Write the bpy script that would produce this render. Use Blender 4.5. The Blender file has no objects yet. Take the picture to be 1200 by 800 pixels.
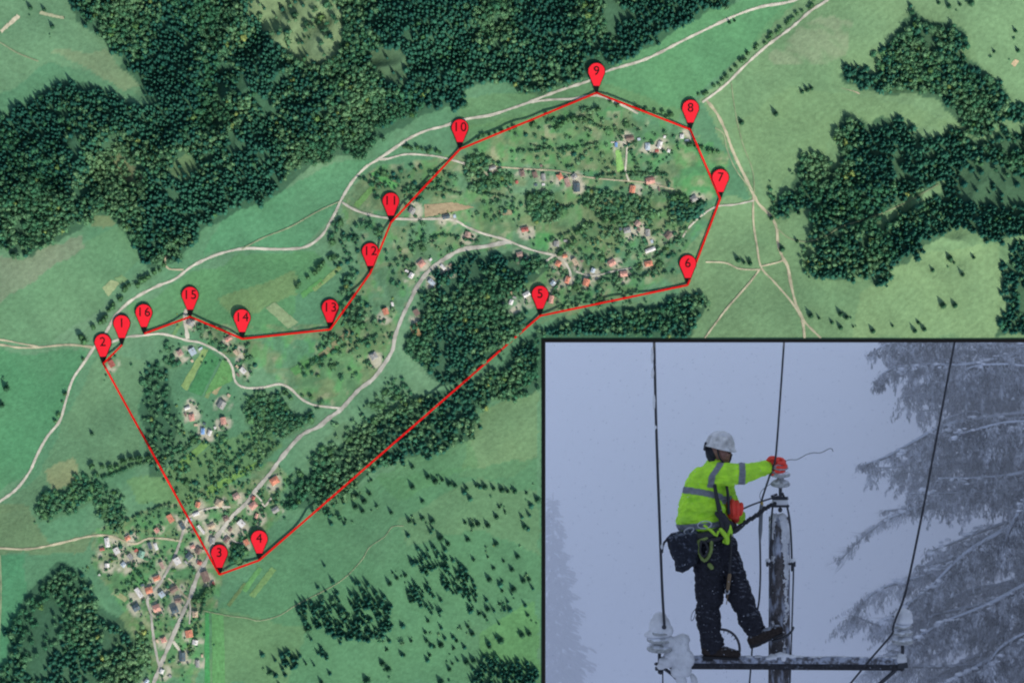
import bpy, bmesh, math, random
import numpy as np
from mathutils import Vector, Matrix, noise
R = random.Random(7)
rng = np.random.RandomState(11)
scene = bpy.context.scene
col = scene.collection
S = 0.006            # metres per picture pixel at ground level (a walk-up relief model)
H = 4000.0           # camera height in those pixels

# ------------------------------------------------------------------ camera, world, sun
cam_d = bpy.data.cameras.new('camera'); cam = bpy.data.objects.new('camera', cam_d); col.objects.link(cam)
cam.location = (0, 0, H*S); cam.rotation_euler = (0, 0, 0)
cam_d.sensor_width = 36; cam_d.lens = 36*H/1200.0; cam_d.clip_start = 0.5; cam_d.clip_end = 500
scene.camera = cam
SUN_AZ = math.atan2(0.52, -0.85); SUN_EL = math.radians(47)
world = bpy.data.worlds.new('World'); scene.world = world; world.use_nodes = True
nt = world.node_tree; bg = nt.nodes['Background']
sk = nt.nodes.new('ShaderNodeTexSky'); sk.sky_type = 'NISHITA'; sk.sun_disc = False
sk.sun_elevation = SUN_EL; sk.sun_rotation = SUN_AZ
nt.links.new(sk.outputs[0], bg.inputs[0]); bg.inputs[1].default_value = 0.15
sun_d = bpy.data.lights.new('sun', 'SUN'); sun = bpy.data.objects.new('sun', sun_d); col.objects.link(sun)
sun_d.energy = 3.7; sun_d.angle = math.radians(0.5); sun_d.color = (1.0, 0.96, 0.88)
to_sun = Vector((math.sin(SUN_AZ)*math.cos(SUN_EL), math.cos(SUN_AZ)*math.cos(SUN_EL), math.sin(SUN_EL)))
sun.rotation_euler = to_sun.to_track_quat('Z', 'Y').to_euler()
vs = scene.view_settings; vs.view_transform = 'Standard'; vs.look = 'None'; vs.exposure = 0.0; vs.gamma = 1.0
vs.use_curve_mapping = False
scene.cycles.filter_width = 2.1; scene.cycles.max_bounces = 6; scene.cycles.volume_bounces = 5

# ------------------------------------------------------------------ helpers
K = (1.02, 1.20, 1.26)     # daylight on open ground: picture value = albedo * K
def lin(c): 
    c = c/255.0
    return c/12.92 if c <= 0.04045 else ((c+0.055)/1.055)**2.4
def A(r, g, b, k=K): return (lin(r)/k[0], lin(g)/k[1], lin(b)/k[2])

def W(x, y, z=0.0):
    f = (H - z)/H
    return ((x-600)*f*S, (400-y)*f*S, z*S)

def tag(o, label=None, cat=None, group=None, kind=None):
    if label: o['label'] = label
    if cat: o['category'] = cat
    if group: o['group'] = group
    if kind: o['kind'] = kind
    return o
def empty(name, loc=(0, 0, 0)):
    o = bpy.data.objects.new(name, None); col.objects.link(o); o.location = loc; o.empty_display_size = 0.05
    return o
def link(name, me, mat=None, parent=None, smooth=False):
    o = bpy.data.objects.new(name, me); col.objects.link(o)
    if mat is not None:
        for m in (mat if isinstance(mat, (list, tuple)) else [mat]): me.materials.append(m)
    if parent is not None: 
        o.parent = parent
        o.location = -Vector(parent.location) if parent.type == 'EMPTY' or True else (0, 0, 0)
    if smooth: me.polygons.foreach_set('use_smooth', [True]*len(me.polygons))
    return o
def mesh_np(name, verts, tris, colors=None, mids=None):
    me = bpy.data.meshes.new(name)
    nv, nf, k = len(verts), len(tris), tris.shape[1]
    me.vertices.add(nv); me.vertices.foreach_set('co', np.asarray(verts, np.float32).ravel())
    me.loops.add(nf*k); me.loops.foreach_set('vertex_index', np.asarray(tris, np.int32).ravel())
    me.polygons.add(nf); me.polygons.foreach_set('loop_start', np.arange(0, nf*k, k, dtype=np.int32))
    if mids is not None: me.polygons.foreach_set('material_index', np.asarray(mids, np.int32))
    me.update(calc_edges=True)
    if colors is not None:
        a = me.color_attributes.new('Col', 'FLOAT_COLOR', 'POINT')
        c = np.ones((nv, 4), np.float32); c[:, :3] = colors
        a.data.foreach_set('color', c.ravel())
    return me

def new_mat(name, color=(0.5, 0.5, 0.5), rough=0.8, metal=0.0, var=0.0, vscale=4.0, attr=False, bump=0.0, bscale=20.0,
            var_col=None, spec=None, detail=4.0):
    m = bpy.data.materials.new(name); m.use_nodes = True
    n = m.node_tree.nodes; l = m.node_tree.links; b = n['Principled BSDF']
    b.inputs['Roughness'].default_value = rough; b.inputs['Metallic'].default_value = metal
    if spec is not None: b.inputs['Specular IOR Level'].default_value = spec
    tc = n.new('ShaderNodeNewGeometry')
    if attr:
        src = n.new('ShaderNodeAttribute'); src.attribute_name = 'Col'; out = src.outputs['Color']
    else:
        src = n.new('ShaderNodeRGB'); src.outputs[0].default_value = (*color, 1); out = src.outputs[0]
    if var > 0:
        nz = n.new('ShaderNodeTexNoise'); nz.inputs['Scale'].default_value = vscale; nz.inputs['Detail'].default_value = detail
        l.new(tc.outputs['Position'], nz.inputs['Vector'])
        mr = n.new('ShaderNodeMapRange'); mr.inputs[1].default_value = 0.3; mr.inputs[2].default_value = 0.7
        if var_col is None:
            mr.inputs[3].default_value = 1-var; mr.inputs[4].default_value = 1+var
            l.new(nz.outputs['Fac'], mr.inputs[0])
            mx = n.new('ShaderNodeMix'); mx.data_type = 'RGBA'; mx.blend_type = 'MULTIPLY'; mx.inputs[0].default_value = 1
            l.new(out, mx.inputs[6]); l.new(mr.outputs[0], mx.inputs[7]); out = mx.outputs[2]
        else:
            mr.inputs[3].default_value = 0; mr.inputs[4].default_value = var
            l.new(nz.outputs['Fac'], mr.inputs[0])
            mx = n.new('ShaderNodeMix'); mx.data_type = 'RGBA'
            l.new(mr.outputs[0], mx.inputs[0]); l.new(out, mx.inputs[6]); mx.inputs[7].default_value = (*var_col, 1); out = mx.outputs[2]
    l.new(out, b.inputs['Base Color'])
    if bump > 0:
        nb = n.new('ShaderNodeTexNoise'); nb.inputs['Scale'].default_value = bscale; nb.inputs['Detail'].default_value = 5
        l.new(tc.outputs['Position'], nb.inputs['Vector'])
        bp = n.new('ShaderNodeBump'); bp.inputs['Strength'].default_value = bump; bp.inputs['Distance'].default_value = 0.01
        l.new(nb.outputs['Fac'], bp.inputs['Height']); l.new(bp.outputs[0], b.inputs['Normal'])
    return m

# value noise on arrays (px space)
_tabs = [rng.rand(257, 257) for _ in range(6)]
def vnoise(x, y, sc, k=0):
    t = _tabs[k % 6]; u = x/sc + 31.7*k; v = y/sc + 17.3*k
    i = np.floor(u).astype(int); j = np.floor(v).astype(int); a = u-i; b = v-j
    a = a*a*(3-2*a); b = b*b*(3-2*b); i0 = i % 256; j0 = j % 256; i1 = (i+1) % 256; j1 = (j+1) % 256
    return (t[i0, j0]*(1-a)+t[i1, j0]*a)*(1-b) + (t[i0, j1]*(1-a)+t[i1, j1]*a)*b
def fbm(x, y, sc, k=0, o=4):
    s = 0; w = 0.5; tot = 0
    for q in range(o):
        s = s + w*vnoise(x, y, sc/2**q, k+q); tot += w; w *= 0.5
    return s/tot
def pip(x, y, poly):
    x = np.asarray(x, float); y = np.asarray(y, float); ins = np.zeros(x.shape, bool); n = len(poly)
    for i in range(n):
        x0, y0 = poly[i]; x1, y1 = poly[(i+1) % n]
        if y0 == y1: continue
        c = ((y0 > y) != (y1 > y)) & (x < (x1-x0)*(y-y0)/(y1-y0)+x0)
        ins ^= c
    return ins
def dline(x, y, pts):
    d = np.full(np.shape(x), 1e9)
    for (x0, y0), (x1, y1) in zip(pts[:-1], pts[1:]):
        dx, dy = x1-x0, y1-y0; L = dx*dx+dy*dy+1e-9
        t = np.clip(((x-x0)*dx+(y-y0)*dy)/L, 0, 1)
        d = np.minimum(d, np.hypot(x-x0-t*dx, y-y0-t*dy))
    return d
def smooth_line(pts, step=4.0):
    P = [Vector((*p, 0)) if len(p) == 2 else Vector(p) for p in pts]; out = []
    for i in range(len(P)-1):
        p0 = P[max(i-1, 0)]; p1 = P[i]; p2 = P[i+1]; p3 = P[min(i+2, len(P)-1)]
        n = max(1, int((p2-p1).length/step))
        for j in range(n):
            t = j/n
            out.append(0.5*((2*p1)+(p2-p0)*t+(2*p0-5*p1+4*p2-p3)*t*t+(3*p1-p0-3*p2+p3)*t**3))
    out.append(P[-1]); return out
IN = (639, 401, 1216, 816)          # the opening of the framed winter window
def hgt(x, y):
    x = np.asarray(x, float); y = np.asarray(y, float)
    dx = np.maximum(np.maximum(IN[0]-x, x-IN[2]), 0); dy = np.maximum(np.maximum(IN[1]-y, y-IN[3]), 0)
    fall = np.clip(np.hypot(dx, dy)/90.0, 0, 1)
    h = (fbm(x, y, 170, 1, 3)-0.5)*34 + np.clip((200-y)/200, 0, 1)*10
    ly = np.interp(x, [0, 160, 430, 560, 870, 1000], [265, 265, 165, 90, -10, -10])
    f1 = np.clip((ly-y)/45, 0, 1)*np.clip((y-(125-np.abs(x-80)*.05))/40+np.clip((x-150)/40, 0, 9), 0, 1)
    f2 = np.clip(1.35-np.hypot((x-1085)/115, (y-225)/85), 0, 1)
    rg = 1-np.abs(fbm(x, y, 62, 3, 3)-.5)*5
    return h*fall + (f1+f2*.8)*fall*rg*13
def hz(x, y): return float(hgt(x, y))

# ------------------------------------------------------------------ traced layout (picture pixels)
F_TOP = [(82,-60),(84,5),(90,20),(100,30),(118,40),(134,55),(146,70),(145,82),(158,92),(168,108),(175,120),(160,124),(140,116),(118,106),(98,99),(76,95),(58,101),(36,118),(0,136),(-60,150),
 (-60,290),(0,286),(12,288),(25,298),(35,302),(45,290),(62,283),(85,272),(105,262),(135,262),(150,274),(160,285),(163,302),(175,312),(203,311),(218,297),(240,272),(262,258),(285,246),(310,236),(330,222),(350,205),(372,192),(400,183),(424,181),(440,168),(462,155),(482,143),(500,132),(520,126),(540,124),(548,104),(575,97),(600,98),(612,108),(640,109),(652,102),(690,92),(718,80),(742,68),(765,57),(790,38),(805,30),(832,14),(860,2),(870,-60)]
CLEAR = [ [(285,8),(300,-10),(400,-10),(402,50),(395,66),(383,76),(368,80),(352,74),(338,64),(320,50),(302,36)],
          [(128,178),(140,182),(158,193),(172,211),(152,213),(137,203)],
          [(104,268),(112,252),(128,250),(136,262)],
          [(200,196),(214,178),(226,190),(220,212),(206,212)],
          [(432,70),(445,56),(470,58),(482,76),(476,100),(452,96)] ]
F_NE = [(1070,3),(1078,18),(1095,28),(1120,28),(1132,38),(1125,55),(1120,62),(1140,72),(1150,78),(1160,92),(1178,104),(1183,120),(1260,122),(1260,138),(1180,140),(1168,150),(1160,157),(1140,158),(1130,150),(1122,140),(1110,128),(1095,118),(1080,112),(1060,110),(1045,112),(1030,110),(1015,104),(1000,100),(985,97),(982,86),(995,80),(1012,84),(1028,90),(1035,75),(1035,60),(1045,45),(1060,28),(1066,20)]
F_E = [(982,142),(990,137),(1000,144),(1008,142),(1020,150),(1025,141),(1040,139),(1055,145),(1068,155),(1085,163),(1098,160),(1110,155),(1120,147),(1130,154),(1140,162),(1165,161),(1172,152),(1260,154),(1260,262),(1190,276),(1170,280),(1150,275),(1140,268),(1120,265),(1100,280),(1080,290),(1065,305),(1050,315),(1035,333),(1025,335),(1012,325),(995,325),(975,330),(958,325),(948,312),(955,295),(948,275),(950,258),(955,240),(975,220),(985,205),(988,190),(985,175),(982,160)]
E_GAP = [(1022,262),(1040,248),(1070,232),(1095,214),(1110,212),(1105,224),(1080,240),(1050,256),(1030,270)]
E_GAP2 = [(1120,200),(1160,190),(1200,205),(1210,240),(1150,240),(1120,230)]
F_EW = [(945,182),(955,184),(965,194),(975,197),(985,202),(970,225),(950,240),(930,250),(918,258),(912,245),(915,235),(925,225),(932,210),(930,197)]
F_SE = [(1172,312),(1185,306),(1188,284),(1260,270),(1260,392),(1168,392),(1172,375),(1182,365),(1180,325)]
F_MID = [(495,345),(505,325),(530,310),(560,300),(600,297),(645,303),(648,312),(625,328),(600,338),(592,355),(600,366),(626,372),(610,386),(590,403),(570,418),(555,432),(540,445),(520,450),(500,440),(485,425),(475,405),(480,385),(490,370)]
F_S = [(650,377),(680,370),(720,362),(760,357),(800,345),(822,345),(828,358),(818,375),(806,404),(640,404),(640,450),(610,468),(580,468),(562,463),(566,445),(592,420),(612,402)]
F_BAND = [(332,590),(345,570),(370,545),(388,530),(412,512),(440,495),(462,480),(490,465),(520,456),(556,442),(578,462),(570,476),(555,480),(560,500),(553,518),(530,522),(515,535),(482,538),(452,543),(430,558),(415,573),(395,580),(370,590),(350,596)]
F_SW = [(8,740),(25,715),(30,695),(60,672),(70,658),(82,660),(95,668),(105,682),(110,705),(125,718),(140,725),(155,745),(160,760),(155,860),(-60,860),(-60,800),(8,790)]
SW_GAP = [[(30,760),(40,720),(60,700),(75,715),(70,750),(50,790),(35,800)],[(120,740),(140,745),(140,765),(122,760)]]
F_B1 = [(350,712),(357,706),(388,704),(395,694),(415,681),(435,684),(445,694),(457,696),(456,720),(455,742),(440,752),(415,752),(395,752),(375,745),(360,732)]
F_B2 = [(477,660),(482,648),(492,640),(510,645),(522,650),(540,664),(550,674),(560,692),(563,704),(556,716),(540,710),(530,700),(520,690),(510,677),(495,672)]
F_B3 = [(482,684),(500,683),(516,708),(520,724),(505,718),(490,713),(480,703)]
F_B4 = [(550,796),(562,782),(582,770),(608,770),(616,782),(631,788),(631,830),(552,830)]
F_B5 = [(331,770),(336,758),(353,768),(353,783),(341,788)]
F_B6 = [(372,760),(384,764),(392,776),(376,776)]
F_W = [(166,432),(180,422),(198,430),(203,468),(212,498),(200,530),(192,556),(176,556),(172,520),(166,480)]

roads = {
 # name kind: (points, width, colour key)
 'upper': ([(-40,612),(0,587),(20,572),(35,552),(43,534),(55,512),(70,493),(77,470),(85,445),(97,427),(105,415),(111,406),(125,388),(135,370),(150,355),(165,345),(185,335),(205,327),(225,312),(250,300),(270,294),(290,291),(320,292),(350,291),(365,286),(378,275),(386,262),(394,247),(401,232),(415,210),(430,195),(443,187),(465,172),(480,162),(500,153),(520,148),(545,140),(575,135),(600,127),(620,120),(640,112),(665,103),(690,95),(713,83),(750,72),(773,62),(800,48),(833,32),(863,18),(893,8),(930,1),(980,-20)], 3.0, 'gravel'),
 'upper_spur': ([(620,120),(645,117),(670,116),(699,112),(720,119),(748,133)], 2.6, 'gravel'),
 'west': ([(-40,404),(0,404),(20,407),(43,407),(80,404),(110,407)], 2.4, 'dirt'),
 'west_b': ([(-40,396),(0,398),(22,402),(45,406)], 1.6, 'dirt'),
 'hamlet': ([(112,406),(133,400),(147,395),(167,393),(187,391),(203,394),(220,399),(233,401),(247,407),(263,417),(272,430),(276,447),(287,454),(307,454),(327,450),(340,455),(353,467),(367,474),(387,477),(400,478)], 2.6, 'gravel'),
 'yard_lane': ([(218,362),(217,375),(220,397)], 4.5, 'gravel'),
 'valley': ([(160,850),(180,800),(187,782),(200,751),(213,721),(222,701),(228,684),(233,671),(243,654),(250,634),(260,621),(273,604),(287,591),(300,574),(317,554),(330,536),(353,510),(373,500),(385,490),(400,479),(420,457),(437,444),(450,427),(460,410),(463,394),(472,370),(480,354),(490,334),(503,317),(523,302),(543,292),(567,289),(593,284),(600,285)], 4.6, 'asphalt'),
 'village_street': ([(222,604),(218,611),(212,631),(205,651),(197,667),(187,684),(173,701),(177,721),(180,747),(185,774),(188,782)], 3.0, 'asphalt'),
 'village_west': ([(213,634),(193,631),(173,631),(157,637),(133,629),(120,627),(100,629),(67,637),(33,643),(0,642),(-40,640)], 2.4, 'dirt'),
 'village_lane': ([(197,677),(205,684),(213,694),(221,702)], 1.8, 'dirt'),
 'village_lane_b': ([(222,703),(223,714),(222,731)], 2.2, 'asphalt'),
 'village_lane_c': ([(203,751),(208,758),(213,766)], 3.0, 'gravel'),
 'east_trail': ([(226,712),(233,714),(267,721),(290,724),(303,727),(327,721),(350,707),(397,682),(423,657),(433,641),(450,629),(460,617),(473,616)], .9, 'trail'),
 'village_lane_d': ([(260,621),(268,628),(277,635),(290,637)], 2.2, 'gravel'),
 'village_lane_e': ([(220,607),(233,599),(253,594),(270,594)], 2.4, 'gravel'),
 'village_lane_f': ([(297,577),(306,586),(310,593),(318,583)], 2.2, 'gravel'),
 'pin11': ([(401,237),(412,244),(427,250),(450,255),(480,257),(527,257),(547,266),(567,274),(593,281),(607,287),(627,294),(650,299)], 2.6, 'gravel'),
 'junction_spur': ([(443,187),(455,186),(475,181),(500,182),(520,185),(545,192)], 2.2, 'gravel'),
 'hamlet_row': ([(575,195),(600,197),(630,199),(650,200),(672,204),(690,208),(720,211),(755,214),(790,222)], 1.8, 'dirt'),
 'core': ([(650,299),(660,305),(668,318),(668,330)], 2.6, 'gravel'),
 'core_b': ([(675,318),(690,323),(703,322),(718,318),(740,314)], 1.8, 'gravel'),
 'core_c': ([(650,299),(640,306)], 3.0, 'gravel'),
 'ne_road': ([(1010,-30),(970,0),(950,13),(927,33),(900,53),(873,77),(853,97),(837,110),(823,120)], 2.8, 'gravel'),
 'east_main': ([(828,118),(840,133),(850,153),(860,180),(873,207),(883,228),(890,240),(903,253),(910,267),(912,287),(918,303),(923,312),(927,333),(933,357),(940,372),(943,396)], 3.2, 'dirt'),
 'east_b': ([(883,230),(883,260),(887,287),(892,313),(907,330),(927,353),(943,377),(962,396)], 2.2, 'dirt'),
 'east_c': ([(891,315),(877,333),(853,360),(840,377),(826,396)], 2.0, 'dirt'),
 'east_d': ([(892,312),(913,307),(920,303)], 1.8, 'dirt'),
 'east_e': ([(827,307),(850,308),(867,315),(890,316)], 1.8, 'dirt'),
 'east_f': ([(884,235),(860,240),(840,242),(823,252),(807,267),(800,278)], 2.0, 'gravel'),
 'east_g': ([(907,263),(923,278),(943,283),(967,277),(985,266),(1010,258),(1050,243),(1100,216)], 1.1, 'trail'),
 'east_h': ([(857,97),(862,133),(870,167),(882,200),(884,226)], 1.0, 'trail'),
 'east_i': ([(838,150),(848,157),(852,175),(863,200),(882,224)], 1.3, 'trail'),
 'nw_trail': ([(-20,42),(0,50),(20,62),(45,72)], 1.3, 'trail'),
 'mid_trail': ([(283,292),(310,278),(340,266),(372,248),(398,236)], 1.4, 'trail'),
 'left_edge': ([(0,650),(1,700),(-2,760)], 1.8, 'trail'),
 'sw_lane': ([(197,690),(205,697)], 1.6, 'dirt'),
 'wood_trail': ([(195,300),(193,308),(198,315),(215,316)], 2.0, 'dirt'),
 'core_d': ([(716,167),(733,168),(734,185),(733,200),(737,212)], 2.0, 'gravel'),
}
PINS = {1:(143,404),2:(121,426),3:(257,673),4:(304,656),5:(633,370),6:(806,334),7:(844,233),8:(809,152),9:(699,109),10:(539,175),11:(458,261),12:(434,320),13:(387,386),14:(284,397),15:(223,371),16:(169,391)}
ROUTE = [1,2,3,4,5,6,7,8,9,10,11,12,13,14,15,16]

# houses: x, y, across, along, angle, roof key
HOUSES = [(232,591,6,7,15,'orange'),(257,589,9,9,20,'beige'),(277,581,8,8,60,'pinkish'),(297,583,5,5,30,'red'),(297,592,8,10,50,'pink'),(301,604,4,6,20,'pink'),(323,597,7,9,60,'grey'),(322,563,9,11,60,'orange'),
(200,607,7,10,-30,'orange'),(184,621,6,6,-40,'pink'),(230,602,4,9,70,'white'),(236,620,4,13,-40,'white'),(248,616,6,9,70,'beige'),(265,607,7,7,60,'brown'),(283,613,8,9,-45,'white'),(270,620,5,5,30,'brown'),(266,632,6,9,40,'brown'),(289,635,6,7,-30,'orange'),(249,633,7,8,10,'grey'),
(226,640,5,6,70,'pink'),(233,645,7,8,30,'brown'),(222,651,8,8,45,'slate'),(234,659,6,5,20,'red'),(208,657,8,9,-30,'white'),(190,662,5,9,-25,'pinkish'),(184,677,6,9,70,'orange'),(166,649,8,9,20,'teal'),(176,639,5,9,-20,'slate'),(183,640,4,9,-20,'white'),(214,616,6,9,-30,'slate'),(241,675,9,13,-20,'brown'),
(126,635,6,12,-10,'white'),(120,643,4,6,80,'red'),(137,645,7,8,-30,'white'),(150,630,6,7,60,'orange'),(153,652,6,8,-40,'grey'),(126,662,6,5,0,'white'),(145,661,6,6,45,'bluewhite'),(163,694,6,13,-35,'white'),(160,711,9,9,60,'slate'),(175,691,8,9,75,'orange'),(190,696,7,7,-40,'bluewhite'),(184,712,9,9,70,'pink'),(205,714,8,9,70,'slate'),(204,690,7,10,60,'brown'),(209,703,6,8,80,'brown'),(229,719,7,8,0,'beige'),(222,742,9,9,-10,'orange'),(229,752,7,6,10,'white'),(192,749,7,7,-20,'pink'),(214,769,8,11,0,'slate'),(232,777,5,9,0,'grey'),(190,786,5,6,20,'white'),(172,798,5,7,40,'bluewhite'),
(131,426,7,9,-30,'red'),(224,378,9,8,20,'grey'),(268,397,6,9,60,'pink'),(277,413,5,7,-45,'beige'),(211,413,7,8,-30,'pinkish'),(226,412,8,9,-30,'bluewhite'),(285,434,6,8,-45,'white'),(225,489,7,9,-10,'pink'),(260,474,9,10,30,'grey'),(262,493,7,9,-10,'pink'),(238,505,5,8,0,'blue'),(246,507,5,7,20,'white'),(220,478,4,7,70,'white'),
(494,309,8,9,50,'pink'),(482,323,6,7,30,'white'),(506,331,6,9,-45,'bluewhite'),(519,313,4,8,-45,'white'),(452,365,7,8,-20,'orange'),(488,366,7,8,-30,'brown'),(438,417,9,9,-30,'grey'),(548,275,7,7,20,'pinkish'),(615,269,6,9,80,'red'),(609,298,6,8,80,'pinkish'),(652,286,7,7,0,'grey'),(662,300,5,6,80,'orange'),(654,309,7,7,30,'orange'),(674,307,6,9,-30,'beige'),(717,308,8,9,60,'pink'),(665,328,6,9,20,'orange'),(687,331,8,9,15,'orange'),(731,321,7,9,85,'pink'),(760,309,7,10,80,'orange'),(648,332,6,6,40,'bluewhite'),(617,345,6,9,60,'white'),(599,354,5,7,20,'white'),(646,351,6,10,10,'pink'),(762,293,5,13,70,'white'),(695,317,5,6,20,'bluewhite'),
(762,212,8,11,80,'pink'),(741,222,7,9,10,'orange'),(612,203,6,9,-10,'brown'),(627,205,6,8,-15,'brown'),(637,208,5,9,-5,'grey'),(656,207,7,8,-30,'orange'),(665,214,6,11,-20,'pinkish'),(676,220,8,11,0,'slate'),(673,207,6,7,50,'grey'),(738,162,6,10,80,'brown'),(722,170,4,6,0,'blue'),(759,172,6,9,0,'bluewhite'),(773,170,6,9,20,'white'),(747,262,7,7,40,'pinkish'),(735,270,7,9,80,'grey'),(759,273,6,9,0,'grey'),(783,276,8,9,40,'brown'),(813,233,7,9,60,'grey'),(523,254,6,9,80,'slate'),(483,247,8,8,30,'grey'),(799,160,5,6,0,'white'),(577,197,5,9,70,'grey')]

SPRUCES_Z8 = [(340,45),(400,75),(470,20),(545,30),(580,150),(470,190),(535,220),(580,210),(615,220),(310,215),(290,210),(735,105),(770,95),(800,100),(830,105),(860,110),(880,115),(905,115),(945,120),(985,145),(850,170),(870,185),(840,205),(730,225),(755,235),(775,230),(810,235),(940,240),(740,285),(645,280),(670,300),(840,300),(760,355),(810,345),(865,360),(915,345),(895,390),(830,385),(815,425),(860,430),(860,465),(900,460),(935,430),(955,425),(850,510),(870,520),(950,550),(740,590),(755,615),(540,640),(515,690),(700,640),(690,665),(645,655),(620,660),(605,690),(815,660),(855,640),(930,620),(955,615),(685,720),(735,715),(760,710),(675,740),(645,785),(215,505),(545,100),(600,570),(590,610),(595,640),(440,720),(460,740),(455,670),(45,750),(75,790),(225,785),(385,780),(475,400),(490,420),(520,410),(465,440),(530,470),(540,500),(350,130),(375,150),(395,125),(420,165),(345,170),(370,185),(600,65),(625,80),(650,75),(675,90),(695,95),(780,545),(810,530),(800,555),(165,545),(175,600),(245,700)]
MEADOW = [(x/3+302.0, y/3+537.5) for x, y in SPRUCES_Z8]
MEADOW += [(1113,303),(1118,308),(1093,317),(1128,322),(1105,358),(1119,358),(1046,382),(1023,388),(1076,378),(1083,386),(1072,388),(950,370),(960,373),(985,368),(992,372),(1000,383),(975,378),(985,384),(940,108),(946,106),(951,104),(909,134),(345,18),(372,28),(357,44),(377,36),(1190,37),(1193,60),(1165,61),(1100,4),(1112,8),(1125,6),(1138,4),(15,298),(8,455),(3,475),(108,508),(62,32),(36,10),(52,12),(855,27),(861,25),(869,144),(865,305),(872,308),(879,309),(904,256),(916,292),(930,245),(936,250),(934,283),(1141,302)]
HEDGES = [  # polyline, spacing, radius, spread
 ([(819,112),(835,103),(853,88),(873,68),(900,46),(930,22),(955,2)],6,2.6,2.5), ([(98,398),(108,392),(120,376),(132,362),(150,338),(172,325),(190,312)],5.5,3.6,4),
 ([(350,335),(365,322),(380,308),(392,298)],5,3.2,2.5), ([(63,500),(75,470),(86,442),(98,420)],7,2.4,2), ([(475,172),(495,175),(515,178)],5,2.6,2),
 ([(650,150),(670,142),(690,136),(700,130)],6,3.4,3), ([(560,160),(590,153),(602,151)],5,2.6,2), ([(700,112),(725,122),(750,128),(790,138),(805,145)],5,2.8,3),
 ([(805,170),(825,174),(842,178)],5,3,2), ([(786,232),(795,228),(806,240)],5,4,3), ([(655,300),(690,262),(722,258)],6,3.4,3.5),
 ([(228,705),(240,695),(252,688),(258,682)],5,3.6,3), ([(110,552),(140,545),(165,540),(185,525)],5.5,3.6,6),([(330,455),(345,462),(360,470)],6,3,5)]
# scattered woodland pieces: polygon, spacing, kind mix (share conifer), height, radius, density
SCRUB = [([(40,602),(52,580),(78,566),(110,558),(120,575),(100,592),(70,606),(48,612)],5.5,.1,7,3,.75),
 ([(112,590),(118,570),(150,575),(150,600),(140,622),(120,612)],5,.2,7,3,.55),
 ([(208,500),(236,515),(262,500),(275,520),(300,505),(330,520),(310,545),(280,560),(240,590),(215,600),(195,560),(205,530)],7,.1,6,2.6,.45),
 ([(290,470),(300,458),(325,460),(340,480),(368,482),(372,494),(340,512),(305,512),(288,495)],5,.1,7,3,.8),
 ([(540,190),(560,180),(600,205),(598,225),(560,228),(543,215)],5.5,.2,8,3.3,.65),
 ([(607,225),(625,222),(650,226),(665,240),(655,262),(630,262),(612,252)],5,.4,9,3.6,.85),
 ([(680,225),(720,225),(750,232),(770,250),(740,262),(700,256),(682,245)],5.5,.1,7,3,.6),
 ([(430,205),(455,200),(500,195),(530,200),(535,215),(500,240),(470,235),(440,225)],8,.1,6,2.8,.35),
 ([(400,250),(440,258),(450,275),(440,300),(420,340),(400,330),(385,300),(390,268)],6,.3,8,2.9,.30),
 ([(395,340),(425,335),(430,370),(410,395),(385,410),(370,395)],6.5,.2,8,3,.5),
 ([(470,265),(530,265),(600,290),(540,292),(500,305),(478,330),(455,350),(445,310)],8,.1,6,2.6,.3),
 ([(400,380),(440,350),(465,350),(455,400),(440,430),(405,450),(380,440),(350,445),(350,425)],8,.1,6,2.6,.35),
 ([(640,130),(700,125),(800,160),(800,210),(760,250),(700,200),(620,190),(600,165)],9,.1,6,2.8,.3),
 ([(690,262),(760,240),(830,235),(800,300),(760,335),(700,345),(640,330),(660,300)],7.5,.1,6,2.6,.4),
 ([(560,235),(605,230),(610,260),(560,262)],7,.1,6,2.8,.4),
 ([(780,232),(800,225),(830,240),(815,262),(790,258)],5,.3,8,3.4,.8),
 ([(115,620),(205,590),(300,560),(330,590),(300,640),(255,670),(225,780),(175,800),(155,720),(110,660)],7.5,.1,5,2.1,.28),
 ([(255,645),(300,630),(310,645),(290,655),(262,665)],5,.3,9,3.8,.85),
 ([(160,745),(170,735),(180,760),(172,790),(158,800)],5.5,.1,7,3.2,.6),
 ([(600,342),(640,335),(700,340),(760,335),(740,350),(640,362),(610,362)],6,.1,6,2.6,.55),
 ([(360,590),(388,578),(420,575),(398,600),(365,606)],6.5,.7,10,2.8,.4),
 ([(190,398),(215,400),(215,425),(195,430)],6,.1,6,2.8,.35),
 ([(212,384),(250,380),(300,400),(300,430),(285,450),(275,420),(245,400)],7,.1,6,2.6,.4),
 ([(340,560),(352,545),(420,480),(440,455),(470,440),(490,470),(440,495),(390,528)],6.5,.3,7,2.8,.5),
 ([(900,210),(915,238),(912,262),(900,255)],6,.4,8,3,.3),
 ([(940,285),(950,275),(955,330),(940,318)],6,.4,8,3,.4),
 ([(1020,62),(1140,62),(1120,110),(1040,110)],6,.2,8,3.6,.3),
 ([(540,98),(548,126),(530,128)],6,.2,8,3,.5),
 ([(125,150),(180,180),(172,220),(140,212),(122,180)],6,.1,6,2.8,.4),
 ([(285,0),(300,36),(340,66),(380,82),(400,66),(402,40),(390,72),(350,68),(315,40),(300,0)],6,.7,10,3.2,.5)]

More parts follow.
